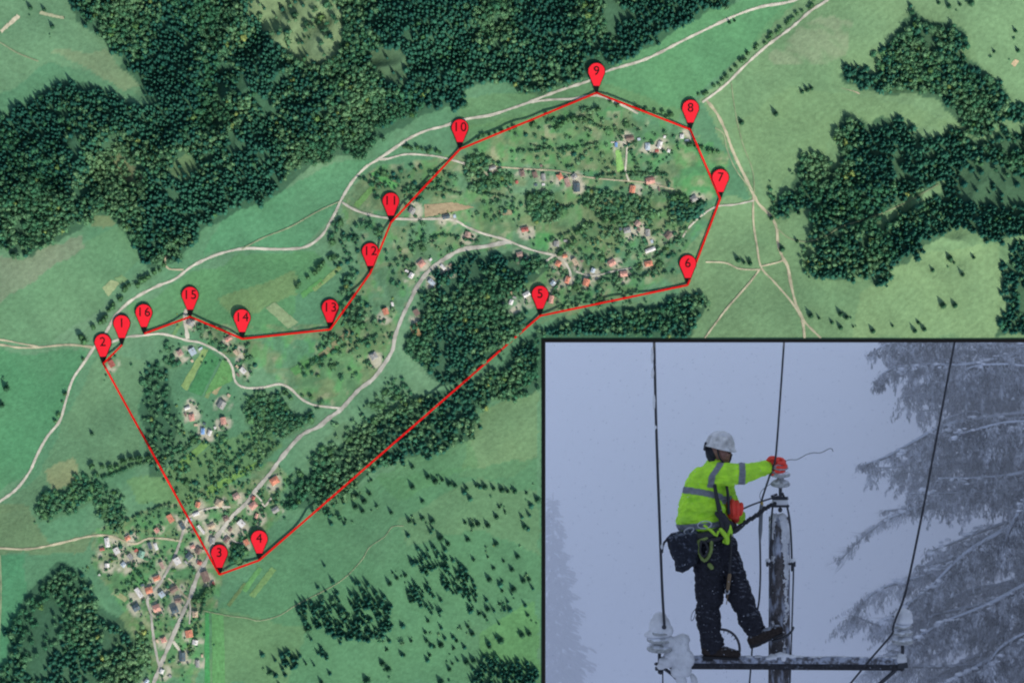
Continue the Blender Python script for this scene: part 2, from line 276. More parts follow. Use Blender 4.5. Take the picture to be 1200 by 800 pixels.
# ------------------------------------------------------------------ ground colour
xs = np.concatenate([np.arange(-420,-40,20), np.arange(-40,637,2.6), [637], np.arange(639.5,1218,2.6), [1218], np.arange(1222,1240,4), np.arange(1240,1640,20)])
ys = np.concatenate([np.arange(-420,-40,20), np.arange(-40,399,2.6), [399], np.arange(401.5,818,2.6), [818], np.arange(822,840,4), np.arange(840,1240,20)])
GX, GY = np.meshgrid(xs, ys)
jx = GX + (fbm(GX, GY, 26, 2)-0.5)*14; jy = GY + (fbm(GX, GY, 26, 3)-0.5)*14
def C(*c): return np.array(A(*c))
colr = np.zeros(GX.shape+(3,)) + C(86,140,104)
def mixin(mask, c): 
    m = np.clip(mask, 0, 1)[..., None]
    colr[:] = colr*(1-m) + np.asarray(c)*m
n1 = fbm(GX, GY, 120, 0); n2 = fbm(GX, GY, 45, 1); n3 = fbm(GX*0.6+GY*0.35, GY*1.4-GX*0.8, 30, 4)
mixin((n1-0.42)*3, C(108,154,118)); mixin((0.5-n1)*2.2, C(84,142,106))
def zone(poly, c, amt=1.0, soft=0):
    m = pip(jx, jy, poly)*amt
    mixin(m*(0.75+0.5*n2), C(*c))
E_MEAD = [(823,118),(975,-60),(1300,-60),(1300,420),(800,420),(800,300),(850,235),(880,230)]
zone(E_MEAD, (118,158,112), .75)
mixin(pip(jx, jy, [(905,62),(960,20),(1000,25),(990,65),(940,80),(900,70)])*np.clip((n3-.5)*8,0,1)*.35, C(158,168,142))
zone([(930,100),(1060,125),(1120,145),(1070,150),(985,140),(960,190),(940,185),(900,235),(860,150)], (116,157,110), .6)
zone([(1100,0),(1260,0),(1260,120),(1185,118),(1150,75),(1130,35)], (116,160,116), .7)
zone([(1050,300),(1170,285),(1180,330),(1170,395),(1000,395),(1010,340)], (128,168,118), .7)
zone([(800,285),(925,290),(935,395),(800,395)], (110,150,108), .5)
zone([(700,60),(850,0),(940,0),(820,110),(790,140),(700,108)], (90,152,104), .8)
zone([(540,118),(700,95),(800,130),(790,145),(720,125),(600,150),(540,150)], (100,146,98), .6)
zone([(-60,-60),(80,-60),(100,30),(145,70),(170,115),(120,90),(60,75),(0,110),(-60,120)], (104,150,112), .8)
zone([(60,60),(120,60),(165,100),(150,110),(100,80)], (124,152,114), .7)
zone([(-60,300),(60,300),(140,262),(165,300),(120,360),(60,400),(-60,402)], (96,146,104), .6)
zone([(-60,290),(25,302),(90,275),(100,290),(40,330),(-60,385)], (120,142,116), .8)
zone([(-60,412),(105,412),(60,500),(40,545),(0,575),(-60,600)], (76,144,100), .8)
zone([(120,412),(165,420),(165,540),(110,560),(60,580),(35,600),(0,600),(45,555),(80,480)], (98,142,104), .7)
zone([(55,545),(90,535),(95,560),(60,575)], (148,160,116), .6)
zone([(-60,590),(30,590),(60,640),(110,625),(100,650),(-60,650)], (112,138,98), .6)
zone([(0,650),(30,655),(25,800),(0,800)], (74,146,104), .8)
zone([(265,250),(400,190),(440,185),(400,235),(380,270),(350,288),(240,300)], (84,150,108), .8)
zone([(150,360),(230,318),(300,296),(370,292),(390,320),(350,345),(340,385),(280,390),(222,370),(170,390)], (88,148,98), .8)
zone([(255,345),(345,320),(350,345),(280,372)], (122,154,100), .6)
zone([(405,232),(440,195),(470,205),(540,180),(520,230),(460,250)], (112,146,104), .6)
zone([(540,150),(640,130),(720,150),(720,200),(600,195),(548,185)], (98,148,96), .6)
zone([(640,170),(715,172),(722,205),(660,200)], (120,148,104), .6)
zone([(600,225),(680,225),(760,260),(700,300),(610,280)], (112,150,98), .5)
zone([(565,240),(605,240),(600,280),(560,270)], (104,154,98), .6)
zone([(758,228),(786,235),(790,262),(768,268)], (100,150,98), .7)
zone([(790,170),(835,170),(858,215),(840,232),(800,225)], (84,158,96), .7)
zone([(625,270),(648,272),(650,296),(628,290)], (84,168,96), .8)
zone([(612,385),(640,375),(700,360),(790,350),(700,368)], (108,146,104), .5)
zone([(545,510),(570,480),(631,455),(631,540),(600,560),(540,560)], (108,144,100), .7)
zone([(310,640),(440,560),(631,540),(631,800),(240,800),(240,720),(300,680)], (82,136,96), .7)
zone([(460,610),(560,560),(631,575),(631,650),(560,620),(480,640)], (100,142,102), .6)
zone([(560,740),(631,700),(631,790),(560,770)], (92,150,92), .7)
zone([(255,715),(360,735),(340,800),(240,800)], (104,144,98), .5)
zone([(115,620),(205,590),(300,560),(335,590),(300,640),(255,670),(230,790),(175,800),(150,720),(110,660)], (92,152,96), .7)
zone([(150,560),(215,540),(300,500),(330,525),(240,590),(160,590)], (104,150,92), .6)
zone([(350,425),(400,400),(460,360),(460,405),(440,440),(400,475),(350,460)], (100,146,92), .6)
zone([(125,735),(155,715),(170,735),(155,790),(140,800)], (118,144,96), .6)
zone([(440,560),(540,500),(560,545),(470,585)], (84,140,92), .5)
zone(CLEAR[0], (124,154,112), .85); zone(CLEAR[1], (120,130,96), .9); zone(CLEAR[2], (110,130,92), .8); zone(CLEAR[3], (96,130,90), .8); zone(CLEAR[4], (80,116,86), .9)
VIL = [(402,240),(440,195),(540,180),(640,135),(720,125),(800,150),(850,180),(850,235),(815,300),(800,335),(640,372),(600,340),(650,300),(590,292),(520,300),(470,370),(440,440),(395,478),(350,460),(300,430),(230,400),(250,380),(380,380),(420,320)]
VIL2 = [(110,620),(205,585),(320,540),(345,560),(300,640),(262,670),(230,800),(175,800),(150,720),(105,660)]
for vv in (VIL, VIL2):
    mv = pip(jx, jy, vv); q1 = fbm(GX, GY*1.6, 22, 5, 3); q2 = fbm(GX*1.5, GY, 13, 2, 3); q3 = fbm(GX, GY, 9, 1, 2)
    mixin(mv*np.clip((q1-.50)*9, 0, 1)*.55, C(126,146,104)); mixin(mv*np.clip((.44-q2)*9, 0, 1)*.6, C(84,156,92)); mixin(mv*np.clip((q3-.66)*9, 0, 1)*.5, C(170,178,146)); mixin(mv*np.clip((q2-.58)*9, 0, 1)*.5, C(66,112,80))
# streaks and mottling of the turf
st = fbm(GX*0.55+GY*0.83, (GX*0.83-GY*0.55)*4.0, 60, 2)
colr = colr*.93+np.array(A(112,152,122))*.07
colr *= (0.90+0.16*n3+0.10*n2+0.20*(st-.5)+0.10*(fbm(GX,GY,6,5,2)-.5)
  +0.035*np.sin((GX*.62+GY*.78)*.75+6*fbm(GX, GY, 90, 2))*(n1 > .45)+0.035*np.sin((GX*.45-GY*.9)*.8+7*fbm(GX, GY, 110, 4))*(n1 < .45))[..., None]
# woodland floor
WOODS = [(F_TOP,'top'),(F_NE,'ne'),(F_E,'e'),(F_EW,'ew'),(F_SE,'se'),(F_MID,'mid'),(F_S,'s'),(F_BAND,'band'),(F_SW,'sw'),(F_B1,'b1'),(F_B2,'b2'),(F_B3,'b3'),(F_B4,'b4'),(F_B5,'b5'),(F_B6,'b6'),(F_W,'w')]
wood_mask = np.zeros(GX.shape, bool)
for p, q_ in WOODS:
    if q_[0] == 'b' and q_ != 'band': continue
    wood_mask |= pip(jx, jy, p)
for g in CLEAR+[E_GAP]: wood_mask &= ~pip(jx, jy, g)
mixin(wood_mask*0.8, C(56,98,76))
for p in SCRUB: mixin(pip(jx, jy, p[0])*0.3*(n2 > .45), C(78,112,76))
# pale yards round the houses
for (hx, hy, a, b, ang, key) in HOUSES:
    d = np.hypot(jx-hx-1.5, jy-hy-2.5)
    mixin(np.clip((10.5-d)/3, 0, 1)*np.clip((fbm(GX+hx*.3, GY, 12, 5, 3)-.40)*7, 0.05, .95), C(182,190,170))
colr = np.clip(colr, 0.01, 0.8)
Z = hgt(GX, GY)
nxg, nyg = len(xs), len(ys)
wx = (GX-600)*S; wy = (400-GY)*S
V = np.stack([wx*(H-Z)/H, wy*(H-Z)/H, Z*S], -1).reshape(-1, 3)
idx = np.arange(nxg*nyg).reshape(nyg, nxg)
cx = (xs[:-1]+xs[1:])/2; cy = (ys[:-1]+ys[1:])/2
CX, CY = np.meshgrid(cx, cy)
keep = ~((CX > 637) & (CX < 1218) & (CY > 399) & (CY < 818))
quads = np.stack([idx[1:, :-1], idx[1:, 1:], idx[:-1, 1:], idx[:-1, :-1]], -1)[keep]
used = np.zeros(len(V), bool); used[quads.ravel()] = True
remap = np.cumsum(used)-1
me = mesh_np('meadow_ground', V[used], remap[quads], colr.reshape(-1, 3)[used])
M_ground = new_mat('turf', attr=True, rough=0.95, var=0.13, vscale=34, bump=0.5, bscale=60, spec=0.1, detail=8)
ground = link('ground', me, M_ground, smooth=True)
tag(ground, 'green meadows and forest floor of the valley seen from above', kind='structure')

# ------------------------------------------------------------------ strips of crops
def patch(name, q, c, zoff=0.35, label=None, rows=0):
    (x0, y0), (x1, y1), (x2, y2), (x3, y3) = q
    n = 14; m = 14; v = []; cc = []; base = C(*c)
    for i in range(n+1):
        for j in range(m+1):
            u, w = i/n, j/m
            x = (x0*(1-u)+x1*u)*(1-w)+(x3*(1-u)+x2*u)*w; y = (y0*(1-u)+y1*u)*(1-w)+(y3*(1-u)+y2*u)*w
            if i in (0, n) or j in (0, m): x += R.uniform(-.5, .5); y += R.uniform(-.5, .5)
            v.append(W(x, y, hz(x, y)+zoff)); k = R.uniform(.92, 1.08)
            if rows: k *= 1+0.16*math.sin(w*rows*2*math.pi)
            cc.append(base*k)
    f = [[i*(m+1)+j, (i+1)*(m+1)+j, (i+1)*(m+1)+j+1, i*(m+1)+j+1] for i in range(n) for j in range(m)]
    me = mesh_np(name, np.array(v), np.array(f), np.array(cc))
    nrm = me.polygons[0].normal
    if nrm.z < 0: me.flip_normals()
    o = link(name, me, M_field, smooth=True); tag(o, label, kind='structure'); return o
M_field = new_mat('crop', attr=True, rough=0.95, var=0.2, vscale=40, bump=0.3, bscale=80, spec=0.1, detail=6)
FIELDS = [([(0,36),(20,17),(24,20),(2,39)],(196,200,172)),([(47,13),(76,20),(74,23),(46,17)],(170,184,150)),([(120,337),(130,328),(141,331),(127,348)],(150,176,130)),([(134,326),(143,322),(150,328),(141,333)],(118,160,112)),
 ([(311,361),(322,354),(350,378),(338,385)],(134,164,122)),([(352,344),(376,326),(380,330),(355,350)],(94,160,96)),([(366,338),(398,311),(401,315),(369,342)],(128,164,108)),
 ([(212,452),(238,408),(244,410),(219,458)],(132,170,108)),([(221,458),(245,410),(258,420),(236,464)],(74,140,92)),([(240,462),(262,420),(274,432),(272,446),(250,466)][:4],(98,158,96)),([(248,460),(262,440),(266,443),(253,463)],(158,160,122)),
 ([(340,432),(395,404),(399,410),(346,440)],(86,146,88)),([(372,416),(408,386),(412,390),(378,420)],(138,146,112)),([(434,204),(440,200),(468,217),(460,222)],(94,168,100)),([(414,240),(436,216),(440,220),(420,244)],(108,160,96)),
 ([(497,240),(530,237),(556,243),(554,251),(498,255)][0:3]+[(498,255)],(158,152,122)),([(721,176),(727,176),(732,201),(723,202)],(132,190,110)),([(138,692),(150,701),(146,705),(134,697)],(150,166,124)),
 ([(283,690),(303,664),(308,666),(288,694)],(98,160,98)),([(292,697),(318,664),(324,668),(298,700)],(112,156,100)),([(266,708),(286,682),(289,684),(269,711)],(100,132,88)),
 ([(240,718),(245,718),(246,800),(240,800)],(72,152,92)),([(248,718),(262,719),(264,800),(249,800)],(92,152,96)),([(205,545),(240,515),(246,520),(212,552)],(110,158,92)),([(240,572),(300,541),(303,546),(244,580)],(116,166,92)),
 ([(1185,75),(1190,69),(1194,72),(1189,79)],(196,186,150)),([(985,103),(1000,107),(1008,111),(1006,108)],(190,184,160)),([(200,395),(212,372),(216,374),(204,396)],(112,160,106)),([(700,240),(728,232),(730,236),(704,246)],(140,160,108)),([(585,246),(600,246),(600,252),(585,252)],(150,150,120)),
 ([(480,383),(488,378),(494,392),(486,396)],(166,150,112)),([(240,465),(246,450),(250,452),(244,467)],(116,150,100)),([(690,285),(712,268),(716,272),(696,290)],(130,160,108))]
for q, c in FIELDS: patch('crop_field', q, c, label=None)
fo = [o for o in col.objects if o.name.startswith('crop_field')]
for o in fo: o['group'] = 'crop strips between the meadows'; o['label'] = 'narrow cultivated strip lying among the meadows of the valley'

# ------------------------------------------------------------------ roads
RC = {'gravel': (190,197,180), 'dirt': (176,180,150), 'asphalt': (172,180,168), 'trail': (140,160,124)}
RM = {k: new_mat('road_'+k, A(*v), rough=0.9, var=0.34, vscale=16, bump=0.2, bscale=90, detail=9) for k, v in RC.items()}
RN = {'gravel': 'gravel_road', 'dirt': 'dirt_track', 'asphalt': 'road', 'trail': 'footpath'}
road_pts = []
zo = 0.55
for key, (pts, w, kd) in roads.items():
    sp = smooth_line(pts, 3.0); v = []; n = len(sp); zo += 0.012
    for i, p in enumerate(sp):
        t = (sp[min(i+1, n-1)]-sp[max(i-1, 0)]); t.z = 0; t.normalize(); s = Vector((-t.y, t.x, 0))
        ww = w/2*(1+0.40*(noise.noise(Vector((p.x*.10, p.y*.10, 3)))+0.45*R.uniform(-1, 1)))
        for q in (-1, 0, 1):
            a = p+s*ww*q
            v.append(W(a.x, a.y, hz(a.x, a.y)+zo+(0.12 if q == 0 else 0)))
    road_pts.append((np.array([(p.x, p.y) for p in sp]), w))
    f = []
    for i in range(n-1):
        for q in range(2):
            a = i*3+q; f.append([a, a+3, a+4, a+1])
    me = mesh_np('road', np.array(v), np.array(f))
    if me.polygons[0].normal.z < 0: me.flip_normals()
    o = link(RN[kd], me, RM[kd]); tag(o, kind='structure')
# ------------------------------------------------------------------ tree templates (picture-pixel units, base at origin)
def conifer(rng_, tiers=6, pts=9, h=1.0, r=1.0):
    v = []; f = []
    for k in range(tiers):
        z0 = 0.12+0.80*k/tiers; rad = r*(1-k/tiers)**0.85*(0.85+0.3*rng_.rand()); zt = min(1.0, z0+0.34)
        top = len(v); v.append((0.03*rng_.randn()*r, 0.03*rng_.randn()*r, zt*h)); ph = rng_.rand()*6.3; b = len(v)
        for i in range(pts*2):
            a = ph+math.pi*i/pts; rr = rad*(1.0+0.25*rng_.rand() if i % 2 == 0 else 0.52+0.12*rng_.rand())
            v.append((rr*math.cos(a), rr*math.sin(a), (z0-(0.05 if i % 2 == 0 else -0.04))*h))
        for i in range(pts*2): f.append((top, b+i, b+(i+1) % (pts*2)))
    return np.array(v), np.array(f)
ICO_V = []; ICO_F = []
bm = bmesh.new(); bmesh.ops.create_icosphere(bm, subdivisions=1, radius=1); ICO_V = np.array([v.co[:] for v in bm.verts]); ICO_F = np.array([[v.index for v in f.verts] for f in bm.faces]); bm.free()
bm = bmesh.new(); bmesh.ops.create_icosphere(bm, subdivisions=2, radius=1); ICO2_V = np.array([v.co[:] for v in bm.verts]); ICO2_F = np.array([[v.index for v in f.verts] for f in bm.faces]); bm.free()
def broad(rng_, lumps=8):
    vs_ = []; fs = []; o = 0
    for k in range(lumps):
        a = rng_.rand()*6.3; rr = 0.62*math.sqrt(rng_.rand()) if k else 0; s = 0.34+0.2*rng_.rand() if k else 0.6
        c = np.array([rr*math.cos(a), rr*math.sin(a), 0.55+0.22*rng_.rand()-0.3*rr])
        q = ICO_V*(s*(0.8+0.45*rng_.rand(len(ICO_V), 1))); q[:, 2] *= 0.45
        vs_.append(q+c); fs.append(ICO_F+o); o += len(ICO_V)
    # loose leaf clumps on the outside
    for k in range(26):
        d = rng_.randn(3); d[2] = abs(d[2])*0.8; d /= np.linalg.norm(d); c = d*np.array([.92, .92, .42])+np.array([0, 0, .5])
        e = rng_.randn(3, 3)*0.16; vs_.append(c+e); fs.append(np.array([[o, o+1, o+2]])); o += 3
    return np.concatenate(vs_), np.concatenate(fs)
tr = np.random.RandomState(5)
CON = [conifer(tr, 5, 7) for _ in range(6)]
BRD = [broad(tr) for _ in range(6)]
M_leaf = new_mat('forest_foliage', attr=True, rough=0.85, var=0.35, vscale=55, spec=0.15, detail=5)

occ_pins = []
for n_, (px, py) in PINS.items(): occ_pins.append((px, py))
route_pts = [PINS[i] for i in ROUTE]
HX = np.array([h[0] for h in HOUSES]); HY = np.array([h[1] for h in HOUSES]); HR = np.array([max(h[2], h[3])/2+0.6 for h in HOUSES])
def allowed(x, y, r, h):
    if 634-r*.8 < x < 1226 and 396.5-r*0.8 < y < 826: return False
    for px, py in occ_pins:
        if abs(x-px) < 12+r*0.8 and py-38-r < y < py+2+r: return False
        # trees whose shade would fall on the pin
        if h > 4 and py-34 < y < py+h and px-8 < x < px+10+h*.6: return False
    if np.any(np.hypot(HX-x, HY-y) < HR+r*0.55): return False
    return True
_rp = [(p, w) for p, w in road_pts]
allroad = np.concatenate([p for p, w in _rp]); allw = np.concatenate([np.full(len(p), w) for p, w in _rp])
def off_road(x, y, r, k=0.6): return not np.any(np.hypot(allroad[:, 0]-x, allroad[:, 1]-y) < allw/2+r*k)

def jitter_points(poly, sp, dens, gaps=()):
    P = np.array(poly); x0, y0 = P.min(0); x1, y1 = P.max(0)
    x0 = max(x0, -45); x1 = min(x1, 1245); y0 = max(y0, -45); y1 = min(y1, 845)
    gx, gy = np.meshgrid(np.arange(x0, x1, sp), np.arange(y0, y1, sp*0.87))
    gx = gx + (np.arange(gx.shape[0]) % 2)[:, None]*sp/2
    gx = gx+rng.uniform(-.42, .42, gx.shape)*sp; gy = gy+rng.uniform(-.42, .42, gy.shape)*sp
    gx = gx.ravel(); gy = gy.ravel()
    m = pip(gx+(fbm(gx, gy, 22, 2, 3)-.5)*26+rng.uniform(-2.5, 2.5, gx.shape), gy+(fbm(gx, gy, 22, 4, 3)-.5)*26+rng.uniform(-2.5, 2.5, gx.shape), poly) & (rng.rand(len(gx)) < dens)
    for g in gaps: m &= ~(pip(gx, gy, g) & (rng.rand(len(gx)) < .85))
    return gx[m], gy[m]
def tint(x, y, kind, dark=1.0):
    n = float(fbm(np.array(x), np.array(y), 60, 3)); q = R.random()
    if kind == 'c': a, b = np.array(A(34,92,80)), np.array(A(60,122,96))
    else: a, b = np.array(A(58,116,84)), np.array(A(112,158,112))
    t = min(1, max(0, (n-.3)*1.4+(q-.5)*.7))
    c = (a*(1-t)+b*t)*dark*R.uniform(.85, 1.15)
    if R.random() < 0.02: c = c*np.array([1.9, 1.25, .8])
    return c
def forest(name, trees, label):
    VV = []; FF = []; CC = []; o = 0
    for (x, y, kind, h, r, c) in trees:
        tv, tf = (CON if kind == 'c' else BRD)[R.randrange(6)]
        a = R.uniform(0, 6.3); ca, sa = math.cos(a), math.sin(a)
        q = tv*np.array([r, r, h]); q = np.stack([q[:, 0]*ca-q[:, 1]*sa, q[:, 0]*sa+q[:, 1]*ca, q[:, 2]], -1)
        b = np.array(W(x, y, hz(x, y)))
        VV.append(q*S+b); FF.append(tf+o); o += len(tv)
        CC.append(np.repeat(c[None], len(tv), 0))
    if not VV: return None
    me = mesh_np(name, np.concatenate(VV), np.concatenate(FF), np.concatenate(CC))
    ob = link(name, me, M_leaf); tag(ob, label, kind='stuff'); return ob
def fill(poly, sp, pc, h, r, dens=1.0, gaps=(), dark=1.0):
    X, Y = jitter_points(poly, sp, dens, gaps); out = []
    hs = hgt(X, Y)
    for x, y in zip(X, Y):
        k = 'c' if R.random() < pc + (float(vnoise(np.array(x), np.array(y), 55, 2))-.5)*1.9*(0.2 < pc < .95) else 'b'
        if dens > .8 and sp < 5.7 and float(vnoise(np.array(x), np.array(y), 13, 3)) < .16: continue
        hh = h*R.uniform(.75, 1.2)*(1 if k == 'c' else .8); rr = r*R.choice((.6, .85, 1, 1, 1.15, 1.4))*R.uniform(.85, 1.15)*(1 if k == 'c' else 1.05)
        if not allowed(x, y, rr, hh): continue
        if not off_road(x, y, rr): continue
        out.append((x, y, k, hh, rr, tint(x, y, k, dark)))
    return out
SPEC = {'top':(F_TOP,5.2,.62,15,3.6,.97,CLEAR,'dense dark forest covering the hillside along the top'),'ne':(F_NE,5.6,.45,13,3.8,.95,(),'mixed wood on the meadow in the upper corner of the map'),
 'e':(F_E,5.2,.75,15,3.5,.95,[E_GAP,E_GAP2],'dark forest above the frame corner with a track through it'),'ew':(F_EW,5.2,.7,12,3.3,.9,(),'small wood joined to the west side of the eastern forest'),
 'se':(F_SE,5.4,.5,11,3.4,.9,(),'strip of wood standing on the edge just above the frame'),'mid':(F_MID,4.9,.35,10,3.2,.93,(),'mixed wood filling the bend of the valley road'),
 's':(F_S,4.9,.45,11,3.2,.95,(),'wood lying between pin 5, pin 6 and the black frame'),'band':(F_BAND,5.2,.5,11,3.4,.70,(),'wooded slope crossed by the red line between pins 4 and 5'),
 'sw':(F_SW,5.4,.35,11,3.4,.72,SW_GAP,'patchy wood with clearings below and west of the village'),'b1':(F_B1,5.0,.97,14,2.9,.66,(),'spruce copse in the lower meadow, larger one nearer pin 4'),
 'b2':(F_B2,5.2,.97,14,2.9,.66,(),'spruce copse in the lower meadow, the one nearer the frame'),'b3':(F_B3,5.4,.97,13,2.8,.6,(),'narrow spruce copse between the two larger ones in the meadow'),
 'b4':(F_B4,5.0,.6,12,3.0,.85,(),'wood edge at the bottom beside the frame'),'b5':(F_B5,5.0,.9,13,3.0,.85,(),'small spruce clump in the meadow below pin 4'),'b6':(F_B6,5.5,.9,13,2.8,.8,(),'small spruce clump at the bottom of the meadow'),
 'w':(F_W,5.6,.1,8,3.2,.5,(),'broadleaf belt running down from the house by pin 15')}
for k, (poly, sp, pc, h, r, dens, gaps, lab) in SPEC.items():
    forest('woods', fill(poly, sp*.93, pc, h, r*.9, dens, gaps), lab)
scr = []
for (poly, sp, pc, h, r, dens) in SCRUB:
    scr.append(fill(poly, sp*.86, pc, h, r, min(.92, dens*1.25)))
    scr.append(fill(poly, sp*.8, 0, h*.45, r*.62, dens*.55))
lower = [(300,690),(330,640),(420,560),(480,545),(560,560),(631,560),(631,790),(560,800),(300,800)]
scr.append([t for t in fill(lower, 12, .95, 12, 2.6, .30) if float(vnoise(np.array(t[0]), np.array(t[1]), 34, 1)) > .52])
# the largest 130 of the scattered trees stand alone as things, the rest is shrubbery
flat = [t for s in scr for t in s]
flat_sorted = sorted(flat, key=lambda t: -t[4]-(0.8 if off_road(t[0], t[1], 12) else 0))
singles_b = []
taken = set()
for t in flat_sorted:
    if len(singles_b) >= 120: break
    if all(math.hypot(t[0]-q[0], t[1]-q[1]) > 9 for q in singles_b): singles_b.append(t); taken.add(id(t))
rest = [t for t in flat if id(t) not in taken]
LINES = [[(640,142),(680,139),(705,150)],[(700,208),(735,203),(782,205)],[(783,226),(786,262)],[(560,226),(605,234)],[(690,264),(640,284)],[(815,258),(790,284),(768,302),(745,312)],[(600,178),(640,176)],[(740,242),(700,252)],[(130,652),(160,668),(178,700)],[(243,690),(232,730),(222,766)],[(342,560),(305,602),(293,628)],[(120,560),(165,543),(210,530),(240,505)],[(300,548),(318,528),(345,500),(380,470)],[(440,232),(500,222),(540,228)],[(420,208),(470,222),(520,212)],[(620,170),(660,176),(700,168)],[(480,290),(520,276),(560,284)],[(640,256),(700,232),(760,236)],[(700,330),(760,322),(800,318)],[(250,560),(300,520)],[(140,612),(200,590)],[(475,240),(495,262)],[(360,430),(400,408),(440,396)],[(720,150),(740,180),(750,200)]]
for ln in LINES:
    for p in smooth_line(ln, 2.6):
        x, y, rr = p.x+R.uniform(-1, 1), p.y+R.uniform(-1, 1), R.uniform(1.5, 2.8)
        if allowed(x, y, rr, 5) and off_road(x, y, rr, .2) and R.random() < .85: rest.append((x, y, 'b', rr*2, rr, tint(x, y, 'b', .85)))
for (x, y) in MEADOW:
    for _ in range(R.choice((0, 0, 1, 2))):
        a, b_ = x+R.gauss(0, 5), y+R.gauss(0, 5); rr = R.uniform(.9, 2)
        if allowed(a, b_, rr, 4) and off_road(a, b_, rr): rest.append((a, b_, 'b', rr*2, rr, tint(a, b_, 'b')))
# gardens: very small bushes
rest_big = list(rest)
for i in range(900):
    hxx, hyy = HOUSES[R.randrange(len(HOUSES))][:2]; x = hxx+R.gauss(0, 13); y = hyy+R.gauss(0, 13); r = R.uniform(.8, 1.9)
    if allowed(x, y, r, 3) and off_road(x, y, r): rest.append((x, y, 'b', r*1.8, r, tint(x, y, 'b')))
forest('shrubbery', rest, 'bushes, orchards and hedges growing between the houses and fields')

# ------------------------------------------------------------------ labels from landmarks
NW_ = 'zero one two three four five six seven eight nine ten eleven twelve thirteen fourteen fifteen sixteen'.split()
DIRS = ['east', 'north-east', 'north', 'north-west', 'west', 'south-west', 'south', 'south-east']
_o = 'second third fourth fifth sixth seventh eighth ninth tenth eleventh twelfth thirteenth fourteenth fifteenth sixteenth seventeenth eighteenth nineteenth twentieth'.split()
ORD = ['closest']+[w+' closest' for w in _o]+['twenty-'+w+' closest' for w in ['first']+_o[:8]]+['farthest of all']*20
def landmark_labels(items, words):
    """items: list of (x, y, look); label text singles each one out by the pin nearest to it"""
    info = []
    for i, (x, y, look) in enumerate(items):
        n_, d = min(((k, math.hypot(x-px, y-py)) for k, (px, py) in PINS.items()), key=lambda q: q[1])
        px, py = PINS[n_]; a = math.degrees(math.atan2(py-y, x-px)) % 360; di = DIRS[int(((a+22.5) % 360)//45)]
        info.append((look, n_, di, d, i))
    out = [None]*len(items); groups = {}
    for t in info: groups.setdefault(t[:3], []).append(t)
    for (look, n_, di), g in groups.items():
        g.sort(key=lambda t: t[3])
        for k, t in enumerate(g):
            if len(g) == 1: out[t[4]] = f"{words.format(look)} {di} of pin {NW_[n_]}, the only one there"
            else: out[t[4]] = f"{words.format(look)} {di} of pin {NW_[n_]}, {ORD[k]} one"
    return out
# ------------------------------------------------------------------ houses
ROOF = {'orange': (204,140,112), 'red': (166,98,88), 'pink': (198,156,140), 'pinkish': (170,150,138), 'beige': (188,178,150), 'brown': (124,112,102), 'grey': (150,160,156),
        'white': (214,224,220), 'slate': (80,104,112), 'teal': (120,170,150), 'bluewhite': (180,206,216), 'blue': (110,160,210)}
RWORD = {'orange': 'orange tiled', 'red': 'red', 'pink': 'pink', 'pinkish': 'dull pinkish', 'beige': 'beige', 'brown': 'brown', 'grey': 'grey', 'white': 'white', 'slate': 'dark slate', 'teal': 'pale teal', 'bluewhite': 'bluish white', 'blue': 'blue'}
RMAT = {k: new_mat('roof_'+k, A(*v), rough=0.75, var=0.22, vscale=60, bump=0.3, bscale=150, detail=5) for k, v in ROOF.items()}
M_wall = [new_mat('plaster_cream', (0.55, 0.5, 0.4), var=0.1, vscale=40), new_mat('plaster_white', (0.7, 0.7, 0.66), var=0.1, vscale=40), new_mat('plaster_ochre', (0.42, 0.33, 0.2), var=0.1, vscale=40)]
M_chim = new_mat('chimney_brick', (0.3, 0.14, 0.1), var=0.2, vscale=90)
M_win = new_mat('house_window', (0.05, 0.06, 0.07), rough=0.2)
def boxmesh(name, x0, x1, y0, y1, z0, z1):
    v = [(x, y, z) for z in (z0, z1) for y in (y0, y1) for x in (x0, x1)]
    f = [(0, 2, 3, 1), (4, 5, 7, 6), (0, 1, 5, 4), (2, 6, 7, 3), (0, 4, 6, 2), (1, 3, 7, 5)]
    me = bpy.data.meshes.new(name); me.from_pydata(v, [], f); me.update(); return me
hl = landmark_labels([(h[0], h[1], RWORD[h[5]]) for h in HOUSES], 'house with {} roof')
def rel(name, me, mat, parent):   # mesh already in the parent's local space
    o = bpy.data.objects.new(name, me); col.objects.link(o); o.parent = parent; me.materials.append(mat); return o
